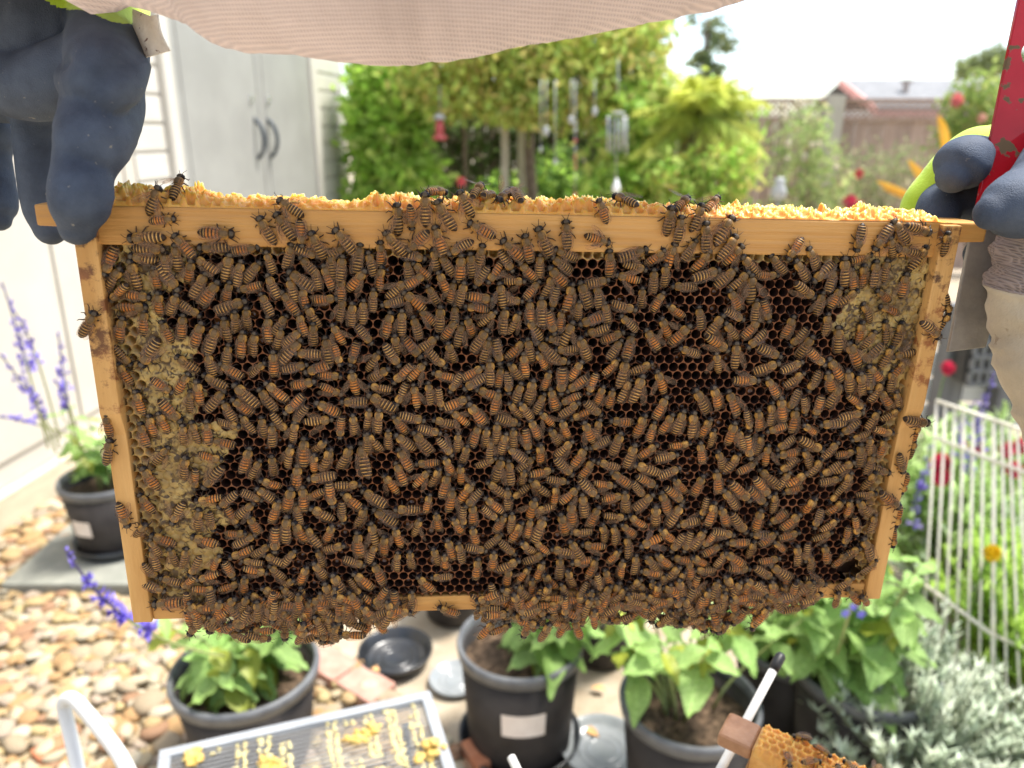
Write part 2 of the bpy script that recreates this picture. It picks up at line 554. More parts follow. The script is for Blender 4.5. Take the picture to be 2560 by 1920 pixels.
# ------------------------------------------------------------------ honey bees
def wing_mat():
    m = bpy.data.materials.new('bee_wing')
    m.use_nodes = True
    N, L = m.node_tree.nodes, m.node_tree.links
    b = N['Principled BSDF']
    b.inputs['Base Color'].default_value = (0.40, 0.33, 0.28, 1)
    b.inputs['Roughness'].default_value = 0.2
    b.inputs['Specular IOR Level'].default_value = 0.4
    t = N.new('ShaderNodeBsdfTransparent'); t.inputs[0].default_value = (0.95, 0.9, 0.86, 1)
    a = N.new('ShaderNodeAttribute'); a.attribute_name = 'Col'
    sp = N.new('ShaderNodeSeparateColor')
    L.new(a.outputs['Color'], sp.inputs[0])
    mixc = N.new('ShaderNodeMix'); mixc.data_type = 'RGBA'
    mixc.inputs[6].default_value = (0.40, 0.26, 0.165, 1); mixc.inputs[7].default_value = (0.10, 0.06, 0.04, 1)
    L.new(sp.outputs[1], mixc.inputs[0]); L.new(mixc.outputs[2], b.inputs['Base Color'])
    x = N.new('ShaderNodeMixShader')
    L.new(sp.outputs[0], x.inputs[0]); L.new(t.outputs[0], x.inputs[1]); L.new(b.outputs[0], x.inputs[2])
    L.new(x.outputs[0], N['Material Output'].inputs['Surface'])
    return m
MT['wing'] = wing_mat()

def bee_body(pal, bend, legseed):
    r_ = random.Random(legseed)
    b = MB()
    NS = 12
    rings, cols = [], []
    light = (0.47, 0.275, 0.090); dark = (0.036, 0.021, 0.013); mid = (0.12, 0.065, 0.028)
    orange = (0.41, 0.155, 0.034); dorange = (0.055, 0.03, 0.018)
    def ring(y, rx, rz, zc, xc=0.0):
        rings.append([(xc + rx * math.cos(2 * math.pi * k / NS), y, zc + rz * math.sin(2 * math.pi * k / NS)) for k in range(NS)])
    # abdomen, tip first: each tergite has its own lip
    segs = [(-8.0, .3), (-7.4, 1.05), (-6.3, 1.72), (-5.05, 2.02), (-3.7, 2.12), (-2.35, 2.10), (-1.0, 1.95), (0.15, 1.5)]
    def off(y):
        t = max(0, -y) / 8.0
        return bend * 1.3 * t * t, -0.25 - 0.75 * t * t
    for i in range(7):
        (ya, ra), (yb, rb) = segs[i], segs[i + 1]
        for t, k in ((0.0, 1.03), (.42, 1.02), (.72, .985), (.97, .95)):
            yy = ya + (yb - ya) * t
            rr_ = (ra + (rb - ra) * t) * k
            xo, zo = off(yy)
            ring(yy, rr_, rr_ * .86, zo, xo)
        bandt = i  # 0 = tip
        if bandt == 0: c = [dark, dark, dark, dark]
        elif pal == 1 and bandt >= 3: c = [dorange if bandt < 6 else mid, orange, orange, light]
        else: c = [dark, mid if bandt > 2 else dark, light, light]
        cols += c
    ring(0.18, 1.25, 1.1, -.05); cols.append(mid)
    # thorax
    th = [(0.25, 1.5), (0.7, 1.85), (1.5, 2.14), (2.5, 2.16), (3.35, 1.8), (3.95, 1.1)]
    for i, (yy, rr_) in enumerate(th):
        ring(yy, rr_, rr_ * .95, 0.05)
        cols.append('T' if i < 5 else mid)
    ring(4.02, .6, .55, -.15); cols.append('H')
    for yy, rx, rz in ((4.15, 1.6, 1.3), (4.7, 1.95, 1.55), (5.4, 1.7, 1.4), (5.95, .85, .85)):
        ring(yy, rx, rz, -.10)
        cols.append('H')
    v = [p for r in rings for p in r]
    f, fc = [], []
    for i in range(len(rings) - 1):
        for k in range(NS):
            k2 = (k + 1) % NS
            f.append((i * NS + k, i * NS + k2, (i + 1) * NS + k2, (i + 1) * NS + k))
            c = cols[i]
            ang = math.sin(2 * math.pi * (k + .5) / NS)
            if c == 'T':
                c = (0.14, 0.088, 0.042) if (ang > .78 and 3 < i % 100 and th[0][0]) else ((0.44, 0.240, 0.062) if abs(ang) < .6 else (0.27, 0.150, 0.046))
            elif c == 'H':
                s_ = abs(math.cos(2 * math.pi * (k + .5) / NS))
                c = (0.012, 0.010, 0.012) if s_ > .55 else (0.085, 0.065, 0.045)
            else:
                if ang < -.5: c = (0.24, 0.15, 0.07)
            fc.append(c)
    f.append(tuple(range(NS))[::-1]); fc.append(dark)
    n = len(rings) - 1
    f.append(tuple(n * NS + k for k in range(NS))); fc.append((0.05, 0.035, 0.03))
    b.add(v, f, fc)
    # legs and antennae
    lc = (0.045, 0.028, 0.02)
    for s_ in (-1, 1):
        for y0, dy, reach in ((3.2, 2.6, 2.7), (2.0, .2, 3.2), (1.0, -2.6, 3.6)):
            j = lambda a: r_.uniform(-a, a)
            p0 = (s_ * .9, y0, -1.2); p1 = (s_ * (reach * .62 + j(.3)), y0 + dy * .4 + j(.3), -.7 + j(.25))
            p2 = (s_ * (reach + j(.4)), y0 + dy * .85 + j(.5), -2.0); p3 = (s_ * (reach + .5 + j(.5)), y0 + dy * 1.25 + j(.5), -2.45)
            b.tube([p0, p1, p2, p3], [.32, .3, .24, .13], 5, lc)
        b.tube([(s_ * .45, 5.5, .35), (s_ * .8, 6.5, .75), (s_ * (1.5 + r_.uniform(-.3, .6)), 8.3 + r_.uniform(-.5, .3), .2)], [.14, .13, .11], 4, lc)
    return b

def wing_shape(side):
    """fore and hind wing of one side, lying straight back from the root at the origin (mm)"""
    b = MB()
    def panel(L, Wd, ang, z):
        prof = [(0, .25, -.25), (.12, .5, -.35), (.3, .55, -.75), (.55, .45, -1.25), (.78, .2, -1.3), (.93, -.15, -1.05), (1.0, -.5, -.6)]
        ca, sa = math.cos(ang), math.sin(ang)
        v = []
        for t, a, c in prof:
            for w in (a, (a + c) / 2, c):
                # w>0 is the leading (outer) edge
                X, Y = side * (w * Wd + .1), -t * L
                v.append((X * ca - Y * sa * side, X * sa * side + Y * ca, z - .25 * t * t + .12 * math.sin(w * 3)))
        f = [(i * 3 + k, i * 3 + k + 1, i * 3 + 4 + k, i * 3 + 3 + k) for i in range(len(prof) - 1) for k in (0, 1)]
        b.add(v, f, (0.15, 0.0, 0))
        V_ = [Vector(p) + Vector((0, 0, .04)) for p in v]
        for idx, r in (((0, 3, 6, 9, 12, 15), .13), ((1, 4, 7, 10, 13), .08), ((1, 4, 8, 11), .07), ((7, 9), .06), ((10, 15), .06)):
            for q in range(len(idx) - 1):
                A, B = V_[idx[q]], V_[idx[q + 1]]
                d = (B - A).normalized(); w = Vector((-d.y, d.x, 0)) * r
                b.add([A - w, A + w, B + w, B - w], [(0, 1, 2, 3)], (0.30, 1.0, 0))
    panel(9.4, 1.75, 0.0, 0.0)
    panel(6.2, 1.5, -0.10, -.12)
    return b

BODY = [[bee_body(p, bd, 10 + i * 3 + p) for i, bd in enumerate((0.0, .55, -.55))] for p in (0, 1)]
WING = {s: wing_shape(s) for s in (-1, 1)}
def scaled(b, name, mats, smooth=True):
    b.v = [v * mm for v in b.v]
    return b.mesh(name, mats, None, smooth)
BODYM = [[scaled(b, 'bee_body', MT['bee']) for b in row] for row in BODY]
WINGM = {s: scaled(b, 'bee_wing', MT['wing'], False) for s, b in WING.items()}

